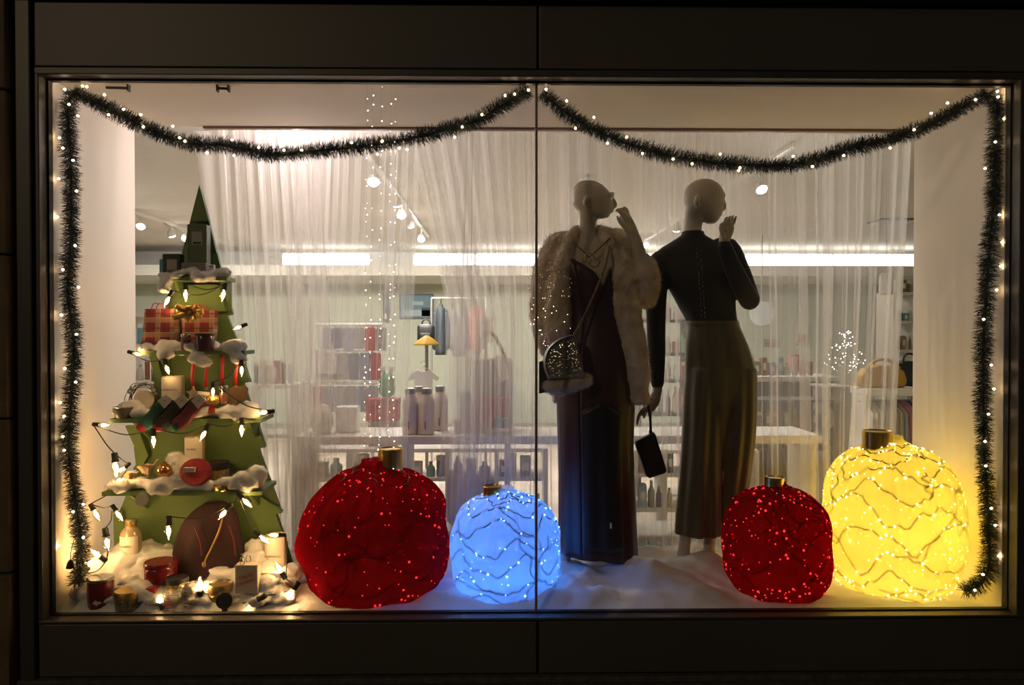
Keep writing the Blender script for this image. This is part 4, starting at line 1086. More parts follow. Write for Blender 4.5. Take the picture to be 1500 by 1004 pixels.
# stockings with tags, lying slanted over the shelf edge
for q, (cx, c1, c2, nm) in enumerate(((229, (.02, .11, .075), (.32, .012, .03), 'green stocking with a red toe and pale tag lying over the shelf edge'), (253, (.025, .022, .022), (.28, .02, .03), 'black stocking with a red toe and pale tag lying over the shelf edge'), (278, (.14, .015, .03), (.02, .14, .10), 'burgundy stocking with a green toe and pale tag lying over the shelf edge'))):
    Yk = 3.285 - .012 * q; o_ = at(cx, 612, Yk); st = thing('christmas_stocking', (o_.x, Yk, SH[4]), nm, 'stocking', 'stockings on the tree shelf')
    A_ = [(14, -34), (27, -26), (9, -6), (-3, 10), (-14, 18), (-27, 14), (-26, 2), (-14, -8), (0, -24)]
    poly = [(cx + x, 614 + y) for x, y in A_]
    qv = [at(x, y, Yk) for x, y in poly]; cc = sum(qv, Vector()) / len(qv)
    rings = [[Vector((cc.x + (v.x - cc.x) * s, Yk + yo, cc.z + (v.z - cc.z) * s)) for v in qv] for yo, s in ((-.014, .72), (-.010, .92), (0, 1), (.008, .9), (.010, .7))]
    G().loft(rings).done('sock', mat('knit_%d' % q, c1, .85, bump=.4, bscale=160), st, smooth=True)
    toe = at(cx - 21, 614 + 12, Yk - .002); G().ball(toe, .026, 2, (1.0, .62, .85)).done('toe', mat('toe_%d' % q, c2, .85), st, smooth=True)
    tg = [at(cx + x, 614 + y, Yk - .020) for x, y in ((2, -27), (15, -36), (24, -28), (12, -15))]
    G().prism([(v.x, v.z) for v in tg], Yk - .022, Yk - .0195).done('tag', M_paper, st)
    sc = sum(tg, Vector()) / 4; G().tube([sc + Vector((-.006, -.004, .004)), sc + Vector((0, -.004, -.002)), sc + Vector((.006, -.004, .005))], .0013, 4).done('printed_mark', M_redink, st)
for q, (px, y0, y1) in enumerate(((282, 530, 572), (303, 532, 568), (325, 524, 566), (347, 528, 566))):
    a, b = at(px, y0 - 12, 3.365), at(px + (-1) ** q, y1, 3.36); rb = thing('hanging_ribbon', (b.x, b.y, b.z), ('red ribbon hanging over the star ornament', 'red ribbon hanging over the lettered tag ornament', 'red ribbon hanging over the small pink bottle', 'red ribbon hanging over the brown felt ornament')[q], 'ribbon', 'red ribbons under the snowy shelf')
    s_ = Vector((.008, 0, 0)); G().loft([[v - s_, v + s_] for v in (a, a.lerp(b, .3) + Vector((.003, -.004, 0)), a.lerp(b, .7) - Vector((.002, .003, 0)), b)], closed=False).done('ribbon', M_ribbon, rb, smooth=True).modifiers.new('r', 'SOLIDIFY').thickness = .001
    G().tube([b + Vector((.006 * math.cos(k * PI / 5), 0, .006 * math.sin(k * PI / 5) - .004)) for k in range(11)], .0014, 5).done('ring', M_gold, rb)
# star, tag, gold ball, bottle, felt shape
c = at(283, 577, 3.34); poly = [(c.x + (.034 if k % 2 == 0 else .015) * math.sin(k * PI / 5), c.z + (.034 if k % 2 == 0 else .015) * math.cos(k * PI / 5)) for k in range(10)]
o = G().prism(poly, 3.336, 3.348).done('star_ornament', mat('pale_wood', (.50, .38, .27), .7, var=.2, vscale=30)); tag(o, 'pale wooden star ornament on a red ribbon', 'ornament')
c = at(299, 582, 3.32); t = thing('tag_ornament', (c.x, 3.32, c.z - .025), 'small wooden tag ornament with black lettering', 'ornament')
G().prism([(c.x - .03, c.z - .022), (c.x + .022, c.z - .03), (c.x + .032, c.z), (c.x + .024, c.z + .022), (c.x - .026, c.z + .026)], 3.316, 3.324).done('board', M_paper, t)
text('JOY', (c.x, 3.3145, c.z), .022, M_ink, t, tilt=.15)
c = at(312, 586, 3.30); t = thing('gold_ornament', c - Vector((0, 0, .026)), 'gold filigree ornament with a red tassel beside the lettered tag', 'ornament')
G().ball(c, .027, 2, jit=.25, seed=3).done('filigree', mat('gold_filigree', (.70, .50, .16), .3, .9, bump=.8, bscale=90), t, smooth=False)
g = G()
for q in range(7): g.tube([c + Vector((.003 * (q - 3), -.012, -.02)), c + Vector((.005 * (q - 3), -.02, -.06))], .0018, 4)
g.done('tassel', M_ribbon, t)
jar('mini_bottle', 'tiny bottle with pink filling and silver cap beside the gold ornament', 327, 3.33, at(0, 593, 3.33).z, 13, 27, M_jar, M_chrome, mat('pink_filling', (.55, .20, .16), .7), .2, 'bottle')
poly = [(336, 592), (334, 572), (342, 566), (352, 568), (357, 564), (363, 570), (360, 576), (363, 582), (358, 590), (350, 586), (347, 594)]
g = G(); g.pxprism(poly, 3.335, .02); r = remesh(g, .004, 3); o = r.done('felt_ornament', mat('brown_felt', (.17, .10, .05), .95, bump=.4, bscale=150), None, smooth=True); tag(o, 'brown felt animal ornament at the end of the snowy shelf', 'ornament')
b = at(180, 603, 3.31); t = thing('ring_dish', (b.x, 3.31, SH[4]), 'small grey dish at the end of the shelf above the hanging bulb', 'dish')
G().lathe((b.x, 3.31, SH[4]), [(.001, 0), (.030, 0), (.040, .030), (.041, .050), (.037, .050), (.034, .012), (.001, .008)], 22).done('bowl', mat('pewter', (.20, .18, .16), .45, .5), t, smooth=True, auto=40)
G().tube([(b.x + .040 * math.cos(k * PI / 12), 3.31 + .040 * math.sin(k * PI / 12), SH[4] + .05) for k in range(25)], .003, 6).done('rim', M_chrome, t, smooth=True)

# shelf 5 : cream shells, copper ball, red glitter ball, gold jars, reed bottle
rnd = random.Random(9); M_cream = mat('cream_fabric', (.66, .50, .34), .8, var=.15, vscale=20)
for q, (px, py, s, lab_) in enumerate(((188, 700, .040, 'cream fabric rose beside the hanging pair of bulbs'), (205, 706, .034, 'small cream fabric rose in front of the pointed rose'), (216, 690, .045, 'cream fabric rose with a tall pointed petal'))):
    c = at(px, py, 3.33); t = thing('fabric_rose', c - Vector((0, 0, s * .6)), lab_, 'flower', 'cream fabric roses')
    for k in range(9):
        a = k * 2.4; R_ = s * (.25 + .09 * k); g = G(); rows = []
        for i in range(9):
            u = i / 8; r = []
            for j in range(13):
                v = (j / 12 - .5) * 1.9; rad = R_ * (.55 + .5 * u ** 2 + .10 * u * math.sin(v * 6 + k)); r.append(c + Vector((rad * math.cos(a + v), rad * math.sin(a + v) * .8, s * (.8 * u - .4 + .22 * math.cos(v * 1.8)) * (1.0 if k < 8 or q < 2 else 1.8))))
            rows.append(r)
        g.loft(rows, closed=False); g.done('petal', M_cream, t, smooth=True)
c = at(241, 690, 3.31); t = thing('copper_bauble', c - Vector((0, 0, .033)), 'small shiny copper bauble beside the cream roses', 'ornament')
G().ball(c, .033, 3).done('ball', mat('copper_glass', (.75, .36, .15), .2, .8), t, smooth=True); G().lathe(c + Vector((0, 0, .030)), [(.009, 0), (.009, .010), (.001, .012)], 12).done('cap', M_gold, t)
c = at(287, 692, 3.30); t = thing('glitter_ball', c - Vector((0, 0, .066)), 'red glitter ball with a white sticker on the snowy shelf', 'ornament')
G().ball(c, .068, 3, (1, 1, .90)).done('ball', mat('red_glitter', (.30, .008, .015), .4, .3, var=.5, vscale=240, bump=.6, bscale=260), t, smooth=True)
G().bbox((c.x - .028, c.y - .067, c.z + .012), (c.x + .022, c.y - .052, c.z + .032), .001).done('sticker', M_paper, t)
G().lathe(at(269, 678, 3.33), [(.001, 0), (.028, 0), (.028, .004), (.001, .004)], 22, (.4, -1, .3)).done('round_tag', M_paper, t)
jar('reed_bottle', 'pale reed diffuser bottle with a paper label behind the red glitter ball', 285, 3.44, 5, 28, 70, mat('amber_glass', (.48, .36, .20), .2, coat=.4), None, None, cat='bottle', lab=(.45, .97, M_paper), txt='THYMES')
jar('gold_jar', 'glittering gold jar with a dark lid behind the red glitter ball', 318, 3.41, 5, 32, 34, mat('gold_glitter', (.55, .40, .14), .3, .9, var=.5, vscale=200, bump=.8, bscale=160), M_dark, None, .3)
jar('gold_tin', 'low gold tin beside the glittering gold jar', 345, 3.36, 5, 30, 24, mat('gold_band', (.66, .46, .14), .25, 1.0, bump=.4, bscale=120), M_jar, None, .35)
jar('mercury_dish', 'shallow gold dish in the snow in front of the gold tin', 325, 3.28, 5, 24, 10, MATS['gold_band'], None, None, cat='dish')

# foot of the tree
t, b, r, h = jar('cordial_bottle', 'clear cordial bottle with a paper label and ribbed neck standing in the snow', 190, 3.38, ZF + .10, 29, 62, mat('cordial_glass', (.34, .27, .16), .15, coat=.5), None, None, cat='bottle', lab=(.42, .92, M_paper), txt='PANICLE')
G().lathe((b.x, b.y, b.z + h * .98), [(r * .95, 0), (r * .80, .012), (r * .50, .026), (r * .48, .055), (r * .50, .058), (.001, .058)], 22, wob=lambda a, z: 1).done('neck', MATS['cordial_glass'], t, smooth=True)
for q in range(4): G().tube([(b.x + r * .53 * math.cos(k * PI / 10), b.y + r * .53 * math.sin(k * PI / 10), b.z + h * .98 + .030 + .007 * q) for k in range(21)], .0028, 6).done('thread_ring', M_gold, t, smooth=True)
c = at(208, 732, 3.25); t = thing('round_tag', c - Vector((0, 0, .03)), 'round pale tag hanging from the shelf over the cordial bottle', 'tag')
G().lathe(c, [(.001, 0), (.028, 0), (.028, .003), (.001, .003)], 24, (.15, -1, .1)).done('disc', M_paper, t); G().tube([c + Vector((.006, 0, .026)), Vector((c.x + .01, c.y + .004, SH[5] - .004))], .0012, 4).done('string', M_wax, t)
# maroon velvet pouch with a gold cord
M_vel = mat('maroon_velvet', (.026, .006, .008), .85, sheen=.08, var=.2, vscale=8)
pv = at(310, 845, 3.40); t = thing('velvet_pouch', (pv.x, 3.40, ZF), 'tall maroon velvet pouch tied with a gold cord', 'pouch'); g = G()
pxloft(g, [(736, 316, 14, .03), (748, 314, 30, .045), (770, 309, 42, .06), (800, 307, 50, .075), (830, 308, 55, .085), (848, 309, 55, .085)], 3.40, 48, lambda a, p: 1 + .05 * math.sin(a * 5 + p * .02) + .03 * math.sin(a * 9))
g.done('pouch', M_vel, t, smooth=True)
G().tube([at(*p) for p in spline([(327, 752, 3.325), (322, 775, 3.315), (311, 800, 3.305), (302, 818, 3.30), (299, 828, 3.295)], 5)], .0042, 7).done('gold_cord', M_gold, t, smooth=True)
c = at(299, 827, 3.292); G().tube([c + Vector((.007 * math.cos(k * PI / 6), -.002, .011 * math.sin(k * PI / 6))) for k in range(13)], .0022, 6).done('clasp', M_gold, t, smooth=True)
for a_, b_ in (((285, 772), (296, 815)), ((335, 770), (345, 815))): G().tube([at(a_[0], a_[1], 3.325), at((a_[0] + b_[0]) / 2 + 3, (a_[1] + b_[1]) / 2, 3.313), at(b_[0], b_[1], 3.308)], 0.0035, 6).done('piping', mat('maroon_piping', (.13, .012, .015), .6), t, smooth=True)
# jars and candles in front
M_rg = mat('red_glass', (.22, .010, .014), .12, coat=.6)
jar('red_candle', 'dark red jar candle with a metal rim beside the hanging garland end', 145, 3.18, ZF + .01, 36, 48, M_cred, M_chrome, None, .08, 'candle')
jar('snow_jar', 'squat jar with a gold lid beside the dark red candle', 185, 3.16, ZF + .008, 35, 32, mat('green_jar', (.16, .15, .07), .2, coat=.5, var=.6, vscale=60), M_gold2, None, .32)
jar('red_jar', 'red glass jar with a paper sticker on its lid behind the gold jars', 234, 3.27, ZF + .07, 45, 40, M_rg, MATS['candle_red'], None, .18)
t, b, w_, h = carton('red_box', 'small red box with a cream label under the red glass jar', 221, 3.175, ZF + .02, 15, 30, .04, mat('red_card', (.30, .012, .018), .5), lab=(.12, .2, .6, .75, M_paper))
jar('gold_jar', 'gold patterned jar with a dark lid beside the small red box', 258, 3.215, ZF + .03, 30, 36, mat('gold_pattern', (.60, .42, .14), .3, .8, var=.7, vscale=70), M_dark, None, .22)
for q, (px, Y, w_, h_, lab_) in enumerate(((248, 3.138, 22, 30, 'clear measuring glass with red print beside the lit bulb'), (274, 3.148, 24, 40, 'taller clear measuring glass with black marks'))):
    t, b, r, h = jar('measuring_glass', lab_, px, Y, ZF + .008, w_, h_, M_jar, None, None, cat='glass')
    for k in range(5): G().bbox((b.x - r * .1, b.y - r - .002, b.z + h * (.3 + .13 * k)), (b.x + r * (.3 + .25 * (k % 2)), b.y - r * .92, b.z + h * (.3 + .13 * k) + .0022), .0004).done('mark', M_ink if q else M_redink, t)
    G().tube([(b.x + r * math.cos(k * PI / 12), b.y + r * math.sin(k * PI / 12), b.z + h) for k in range(25)], .0016, 6).done('rim', mat('rim_glass', (.6, .55, .5), .15), t, smooth=True)
jar('gold_tin', 'round gold tin beside the upright lit bulb in the snow', 322, 3.205, ZF + .025, 34, 30, mat('gold_emboss', (.50, .36, .13), .3, 1.0, bump=.8, bscale=80), mat('gold_matte', (.42, .30, .14), .5, .8), None, .4)
c = at(329, 880, 3.128); t = thing('hand_mirror', (c.x, 3.128, ZF), 'round dark compact with a glossy face leaning at the glass', 'compact')
G().lathe(c, [(.001, 0), (.034, 0), (.036, .004), (.034, .010), (.001, .011)], 28, (0, -1, .15)).done('case', M_black, t, smooth=True, auto=40); G().lathe(c + Vector((0, -.010, .001)), [(.001, 0), (.029, 0), (.027, .002), (.001, .002)], 28, (0, -1, .15)).done('face', mat('smoky_face', (.06, .055, .05), .08, coat=1), t)
G().bbox((c.x - .012, 3.124, ZF + .004), (c.x + .012, 3.136, c.z - .03), .003).done('foot', M_black, t)
t, b, w_, h = carton('gift_bag', 'white paper gift bag with red lettering and ring handles', 362, 3.20, ZF + .075, 33, 42, .05, mat('white_card', (.58, .50, .42), .7), cat='gift bag')
for k, (s_, z) in enumerate((('Merry', .62), ('Christmas', .42))): text(s_, (b.x, 3.1735, b.z + h * z), .026 if k == 0 else .020, M_redink, t, tilt=-.35)
for k in (-1, 1): G().tube([(b.x - .012 + .010 * math.cos(q * PI / 8) + .008 * k, 3.20 + .015 * k, b.z + h + .014 + .018 * math.sin(q * PI / 8)) for q in range(17)], .0022, 6).done('ring_handle', M_chrome, t, smooth=True)
candle('cream pillar candle with a copper rim and paper label beside the large dark red bauble', 403, 3.36, ZF + .07, 31, 68, 'COMMASCO', name='label_candle', bandh=.12)
t, b, w_, h = carton('white_box', 'plain white box in front of the cream pillar candle', 398, 3.25, ZF + .05, 28, 34, .06, M_paper)
G().bbox((b.x - .017, 3.218, b.z + .02), (b.x - .004, 3.221, b.z + .023), .0004).done('print', M_ink, t)
# bell on the garland
c = at(103, 826, 3.13); t = thing('bell_ornament', c - Vector((0, 0, .02)), 'little black bell hanging from the garland by the left wall', 'ornament')
G().lathe(c + Vector((0, 0, -.018)), [(.001, .002), (.017, 0), (.015, .008), (.012, .022), (.006, .032), (.001, .034)], 16).done('bell', M_black, t, smooth=True)
G().tube([c + Vector((0, 0, .014)), at(104, 808, 3.13), at(108, 792, 3.135)], .0014, 5).done('loop', M_cable, t)

# ---------- string of large clear bulbs
BUL = [(272, 432, 3.34, 0, 1), (327, 432, 3.34, .2, 1), (245, 441, 3.34, .5, 1), (349, 480, 3.36, 1.2, .8), (201, 519, 3.31, -1.3, .8), (245, 541, 3.31, -.3, .9), (354, 543, 3.31, 0, .9), (312, 574, 3.25, 0, .8),
       (386, 605, 3.27, 1.4, .9), (354, 630, 3.26, 0, 1), (298, 637, 3.26, .5, 1), (225, 646, 3.232, 0, 1), (152, 623, 3.27, -1.5, .9), (170, 686, 3.25, -.1, 1.25), (179, 688, 3.27, .9, .8),
       (141, 754, 3.24, -.5, 1), (174, 755, 3.24, -.6, 1), (157, 795, 3.24, -.15, 1.2), (141, 812, 3.22, 2.2, 1), (132, 826, 3.20, -2.6, 1),
       (235, 881, 3.14, 2.9, .9), (293, 857, 3.17, PI, 1.2), (371, 884, 3.14, 1.0, 1.2), (426, 870, 3.16, .6, 1.1), (409, 833, 3.22, 2.6, 1), (402, 784, 3.24, 1.6, .9), (386, 790, 3.22, -.9, 1), (361, 736, 3.24, -.8, 1.1), (327, 753, 3.24, .7, 1.1), (247, 778, 3.26, 0, 1.2)]
M_fil = emis('bulb_filament', (1.0, 0.62, 0.27), 66.0)
M_env = clear('bulb_glass', (1.0, .93, .80), .10, .05)
def proto(name, m, fn):
    g = G(); fn(g); me = bpy.data.meshes.new(name); me.from_pydata([tuple(v) for v in g.v], [], g.f); me.polygons.foreach_set('use_smooth', [True] * len(me.polygons)); me.materials.append(m); return me
me_env = proto('bulb', M_env, lambda g: g.lathe((0, 0, 0), [(.008, 0), (.010, -.006), (.0165, -.020), (.0160, -.031), (.0105, -.047), (.004, -.056), (.0008, -.058)], 14))
me_fil = proto('filament', M_fil, lambda g: g.lathe((0, 0, 0), [(.0008, -.010), (.0072, -.018), (.0072, -.028), (.0038, -.040), (.0008, -.044)], 7))
me_soc = proto('socket', M_cable, lambda g: g.lathe((0, 0, 0), [(.001, .030), (.009, .030), (.0105, .026), (.0105, .006), (.0125, .002), (.0125, -.002), (.001, -.003)], 12))
sl = thing('string_lights', (pt.x, 3.30, ZF), 'string of large clear lit bulbs on a dark cable wound over the green tree', 'string lights')
ends = []
for (px, py, Y, ang, sc) in BUL:
    c = at(px, py, Y); R_ = Matrix.Rotation(ang, 3, 'Y'); base = c - R_ @ Vector((0, 0, -.024 * sc))
    e = Euler((0, ang, 0))
    b = inst('bulb', me_env, base, sl, e, (sc,) * 3)
    f = bpy.data.objects.new('filament', me_fil); COL.objects.link(f); f.parent = b; ORG[f] = base
    inst('socket', me_soc, base, sl, e, (sc,) * 3)
    ends.append(base + R_ @ Vector((0, 0, .028 * sc)))
g = G()
for a, b in zip(ends, ends[1:]):
    d = (b - a).length
    if d > .335: continue
    mid = (a + b) / 2 + Vector((0, .02, -.10 * d - .01)); g.tube([Vector(v) for v in spline([tuple(a), tuple(mid), tuple(b)], 7)], .0026, 6)
g.done('cable', M_cable, sl, smooth=True)
# ================================================================ THE SHOP BEHIND THE CURTAIN
M_tbl = mat('white_laminate', (.74, .70, .64), .45)
M_grey = mat('grey_steel', (.35, .34, .33), .4, .6)
M_wood = mat('light_wood', (.42, .29, .17), .6, var=.2, vscale=6, stretch=(1, 1, 8))
cm = lambda n, c, r=.7: mat(n, c, r, var=.08)


def B3(px0, px1, py0, py1, Y, dep):
    a, b = at(px0, py1, Y), at(px1, py0, Y); return (a.x, Y, a.z), (b.x, Y + dep, b.z)


# long white display table and its underframe
xa, xb = at(430, 640, 3.97).x, at(1204, 640, 3.97).x; zt = at(800, 639, 3.97).z
tb = thing('display_table', ((xa + xb) / 2, 4.15, 0), 'long white display table behind the curtain with a shelf below', 'table')
G().bbox((xa, 3.97, zt - .045), (xb, 4.36, zt), .004).done('table_top', M_tbl, tb)
for k in range(6):
    x = xa + .03 + (xb - xa - .06) * k / 5; G().bbox((x - .015, 4.0, 0), (x + .015, 4.34, zt - .045), .003).done('upright', M_tbl, tb)
G().bbox((xa + .02, 4.0, .30), (xb - .02, 4.34, .325), .003).done('lower_shelf', M_tbl, tb)


def flask(px, Y, label):
    p = at(px, 600, Y); b = Vector((p.x, Y, zt)); t = thing('steel_flask', b, label, 'bottle', 'white flasks on the display table')
    G().lathe(b, [(.035, 0), (.043, .004), (.044, .02), (.044, .165), (.038, .195), (.027, .212), (.025, .222), (.001, .222)], 26).done('bottle', mat('white_enamel', (.72, .64, .60), .35), t, smooth=True, auto=40)
    G().lathe(b + Vector((0, 0, .222)), [(.027, 0), (.028, .002), (.028, .026), (.025, .030), (.001, .030)], 22).done('cap', M_grey, t, smooth=True, auto=40)
    G().bbox((b.x - .006, b.y - .0455, b.z + .03), (b.x - .001, b.y - .043, b.z + .075), .0005).done('print', mat('rust_ink', (.25, .08, .04), .7), t)
flask(601, 4.06, 'white steel flask with grey cap beside the slanting curtain fall')
flask(625, 4.05, 'white steel flask with grey cap below the hanging baby shirt')
flask(613, 4.20, 'white steel flask behind the front pair of flasks')
flask(645, 4.22, 'white steel flask behind the others, nearest the tote bag')


def box_thing(name, label, px0, px1, py0, py1, Y, dep, m, m2=None, cat='box', group=None):
    lo, hi = B3(px0, px1, py0, py1, Y, dep); t = thing(name, ((lo[0] + hi[0]) / 2, Y + dep / 2, lo[2]), label, cat, group)
    h = hi[2] - lo[2]
    G().bbox(lo, (hi[0], hi[1], lo[2] + h * .72), .004).done('box', m, t)
    G().bbox((lo[0] - .003, lo[1] - .003, lo[2] + h * .72), (hi[0] + .003, hi[1] + .003, hi[2]), .004).done('lid', m2 or m, t)
    return t


ZPY = lambda Y: 489 + F * (CZ - zt) / Y
Yq = 4.10; by = ZPY(Yq)
p = at(472, by, Yq); t = thing('lantern_vase', (p.x, Yq, zt), 'round cream vase with a dark wire handle on the display table', 'vase')
G().lathe((p.x, Yq, zt), [(.03, 0), (.05, .01), (.062, .05), (.062, .09), (.048, .13), (.026, .15), (.022, .16), (.001, .16)], 24).done('vase', mat('cream_glaze', (.60, .52, .36), .4), t, smooth=True)
G().tube([Vector(v) for v in spline([(p.x + .01, Yq - .07, zt), (p.x + .008, Yq - .07, zt + .08), (p.x + .03, Yq - .07, zt + .12), (p.x + .052, Yq - .07, zt + .08), (p.x + .05, Yq - .07, zt)], 5)], .004, 6).done('wire_handle', M_black, t, smooth=True)
box_thing('white_carton', 'white carton beside the round cream vase', 492, 522, by - 38, by, Yq, .1, M_tbl)
box_thing('peach_carton', 'peach carton under the tote bag', 665, 722, by - 20, by, Yq, .10, cm('peach', (.50, .30, .20)))
box_thing('red_carton', 'red carton stacked on the peach carton', 690, 742, by - 52, by - 20, Yq + .02, .07, cm('red_c', (.40, .04, .04)))
box_thing('teal_pouch', 'small teal pouch beside the peach carton', 726, 744, by - 21, by, Yq - .02, .08, cm('teal', (.05, .25, .28)), cat='pouch')
t = box_thing('star_book', 'navy book with a white star standing beside the tote bag', 675, 688, by - 60, by - 20, Yq + .01, .04, cm('navy', (.03, .04, .16)), cat='book')
c = at(683, by - 38, Yq - .006); G().prism([(c.x + (.018 if k % 2 == 0 else .007) * math.sin(k * PI / 5), c.z + (.018 if k % 2 == 0 else .007) * math.cos(k * PI / 5)) for k in range(10)], c.y - .003, c.y + .014).done('star', M_tbl, t)
# tote bag with arched handle and hang tag
Yt = 4.28; a, b = at(697, 525, Yt), at(748, 606, Yt)
t = thing('tote_bag', ((a.x + b.x) / 2, Yt, zt), 'taupe tote bag with an arched handle and pale hang tag', 'bag')
G().bbox((a.x - .02, Yt - .06, zt), (b.x + .01, Yt + .05, a.z), .02).done('bag_body', cm('taupe', (.30, .25, .22)), t, smooth=True)
G().bbox((a.x, Yt - .064, zt + .05), (b.x - .01, Yt - .058, zt + .14), .002).done('pocket', cm('taupe2', (.42, .36, .34)), t)
G().tube([at(*v) for v in spline([(700, 526, Yt), (702, 502, Yt), (711, 488, Yt), (722, 490, Yt), (733, 508, Yt), (741, 528, Yt)], 6)], .010, 8, .5).done('handle', MATS['taupe'], t, smooth=True)
G().pxprism([(724, 523), (738, 519), (746, 555), (733, 560)], Yt - .07, .003).done('hang_tag', M_paper, t)
# two flat books at the table end
for k, (x0, x1, m) in enumerate(((716, 750, 'navy'), (712, 746, 'peach'))):
    bq = ZPY(3.985); lo, hi = B3(x0, x1, bq - 4 - 4 * k, bq - 4 * k, 3.985, .09); t = thing('flat_book', ((lo[0] + hi[0]) / 2, 4.03, lo[2]), ('flat dark book lying on the display table', 'flat peach book lying on the dark book')[k], 'book')
    G().bbox(lo, hi, .002).done('cover', MATS[m], t); G().bbox((lo[0] + .004, lo[1] - .001, lo[2] + .003), (hi[0] - .002, hi[1] - .004, hi[2] - .003), .001).done('pages', M_paper, t)


def shirt(label, cx, top, Y, w_, h_, m, group='shirts on the shop rails', sleeves=True, hang=True):
    t = thing('shirt', at(cx, top + h_, Y), label, 'shirt', group)
    s = w_ / 2
    pl = [(-.35 * s, 0), (-.15 * s, .06 * h_), (.15 * s, .06 * h_), (.35 * s, 0), (s, .28 * h_), (.82 * s, .42 * h_), (.55 * s, .32 * h_), (.58 * s, h_), (-.58 * s, h_), (-.55 * s, .32 * h_), (-.82 * s, .42 * h_), (-s, .28 * h_)] if sleeves else [(-.8 * s, 0), (.8 * s, 0), (s, .1 * h_), (.95 * s, h_), (-.95 * s, h_), (-s, .1 * h_)]
    qv = [at(cx + x, top + y, Y) for x, y in pl]
    G().prism([(v.x, v.z) for v in qv], Y, Y + .025).done('cloth', m, t)
    if hang:
        n = at(cx, top, Y); d = m_of(s * .5, Y)
        G().tube([(n.x - d, Y + .012, n.z - d * .15), (n.x, Y + .012, n.z + d * .35), (n.x + d, Y + .012, n.z - d * .15)], .005, 6).done('hanger', M_tbl, t)
        G().tube([(n.x + .02 * math.cos(k * .5), Y + .012, n.z + d * .35 + .02 + .02 * math.sin(k * .5)) for k in range(-3, 7)], .003, 5).done('hook', M_chrome, t)
    return t


shirt('white baby shirt on a hanger above the white flasks', 620, 542, 5.27, 48, 40, cm('white_cotton', (.72, .72, .70)))
# a slim floor stand carries the baby shirt and the yellow shade
p = at(625, 500, 5.3); t = thing('hat_stand', (p.x, 5.3, 0), 'slim stand topped with a fluted yellow parasol shade', 'stand')
G().lathe((p.x, 5.3, 0), [(.14, 0), (.14, .02), (.02, .03), (.012, .05), (.012, p.z), (.001, p.z)], 16).done('pole', M_grey, t)
G().lathe((p.x, 5.3, at(0, 506, 5.3).z), [(.088, 0), (.084, .012), (.04, .05), (.01, .068), (.001, .070)], 24, wob=lambda a, z: 1 + .06 * math.cos(a * 8)).done('shade', mat('yellow_cloth', (.68, .42, .06), .6), t, smooth=True)
# clothes rails: three tiers of hanging and folded garments
rk = thing('garment_rack', (at(500, 600, 4.9).x, 4.9, 0), 'white three tier garment rack behind the curtain', 'rack')
for (py, x0, x1) in ((476, 462, 560), (513, 455, 545), (561, 447, 560)):
    a, b = at(x0, py, 4.9), at(x1, py, 4.9); G().tube([a, b], .012, 8).done('rail', M_shade, rk)
for px in (455, 545): v = at(px, 470, 4.93); G().tube([(v.x, 4.93, 0), (v.x, 4.93, v.z)], .012, 8).done('post', M_shade, rk)
cols = [(.20, .22, .33), (.10, .10, .18), (.30, .31, .40), (.42, .05, .06), (.36, .34, .33), (.28, .26, .26)]
names = ['slate blue', 'navy', 'grey blue', 'red', 'grey', 'brown grey']
k = 0
for (py, x0, h_, row) in ((480, 470, 34, 'top'), (517, 462, 40, 'middle'), (566, 458, 38, 'bottom')):
    for j in range(6):
        ci = {'top': (0, 1, 2, 4, 3, 5), 'middle': (2, 5, 4, 1, 0, 3), 'bottom': (3, 1, 4, 5, 0, 2)}[row][j]
        shirt('%s folded shirt hung on the %s rail of the garment rack' % (names[ci], row), x0 + 8 + j * 16, py, 4.88 + .012 * (j % 2), 15, h_, cm('cloth_%d' % ci, cols[ci]), 'shirts on the garment rack', False, False)
    k += 1
t = thing('slogan_bag', at(478, 548, 4.84), 'off white cotton bag printed with slanted black words', 'bag'); G().pxprism([(466, 512), (493, 514), (493, 548), (465, 547)], 4.84, .03).done('cloth', cm('offwhite', (.62, .58, .52)), t)
c = at(479, 530, 4.835)
for k, s_ in enumerate(('and', 'i will', 'love', 'you')): text(s_, (c.x, 4.838, c.z + .048 - .030 * k), .030, M_ink, t, tilt=-.4)
G().tube([at(*v) for v in spline([(472, 512, 4.86), (474, 504, 4.89), (486, 504, 4.89), (488, 513, 4.86)], 5)], .004, 6).done('handle', MATS['offwhite'], t)
for k, (x0, x1, y0, y1, m, lab_) in enumerate(((536, 556, 585, 618, 'red_c', 'red gift carton below the garment rack'), (558, 582, 585, 618, 'red_c', 'red gift carton beside the white flasks'), (540, 580, 618, 656, 'taupe', 'taupe carton under the red gift cartons'))):
    box_thing('gift_carton', lab_, x0, x1, y0, y1, 4.66, .15, MATS[m])
c = at(567, 558, 4.73); t = thing('plush_toy', c - Vector((0, 0, .07)), 'small green plush toy with white ears by the garment rack', 'toy'); g = G(); g.ball(c, .05, 2).ball(c + Vector((0, 0, -.055)), .055, 2).done('body', cm('toy_green', (.03, .25, .09)), t, smooth=True)
for s_ in (-1, 1): G().tube([c + Vector((s_ * .02, 0, .04)), c + Vector((s_ * .03, 0, .085)), c + Vector((s_ * .024, 0, .11))], [.012, .016, .006], 8).done('ear', MATS['white_cotton'], t, smooth=True)
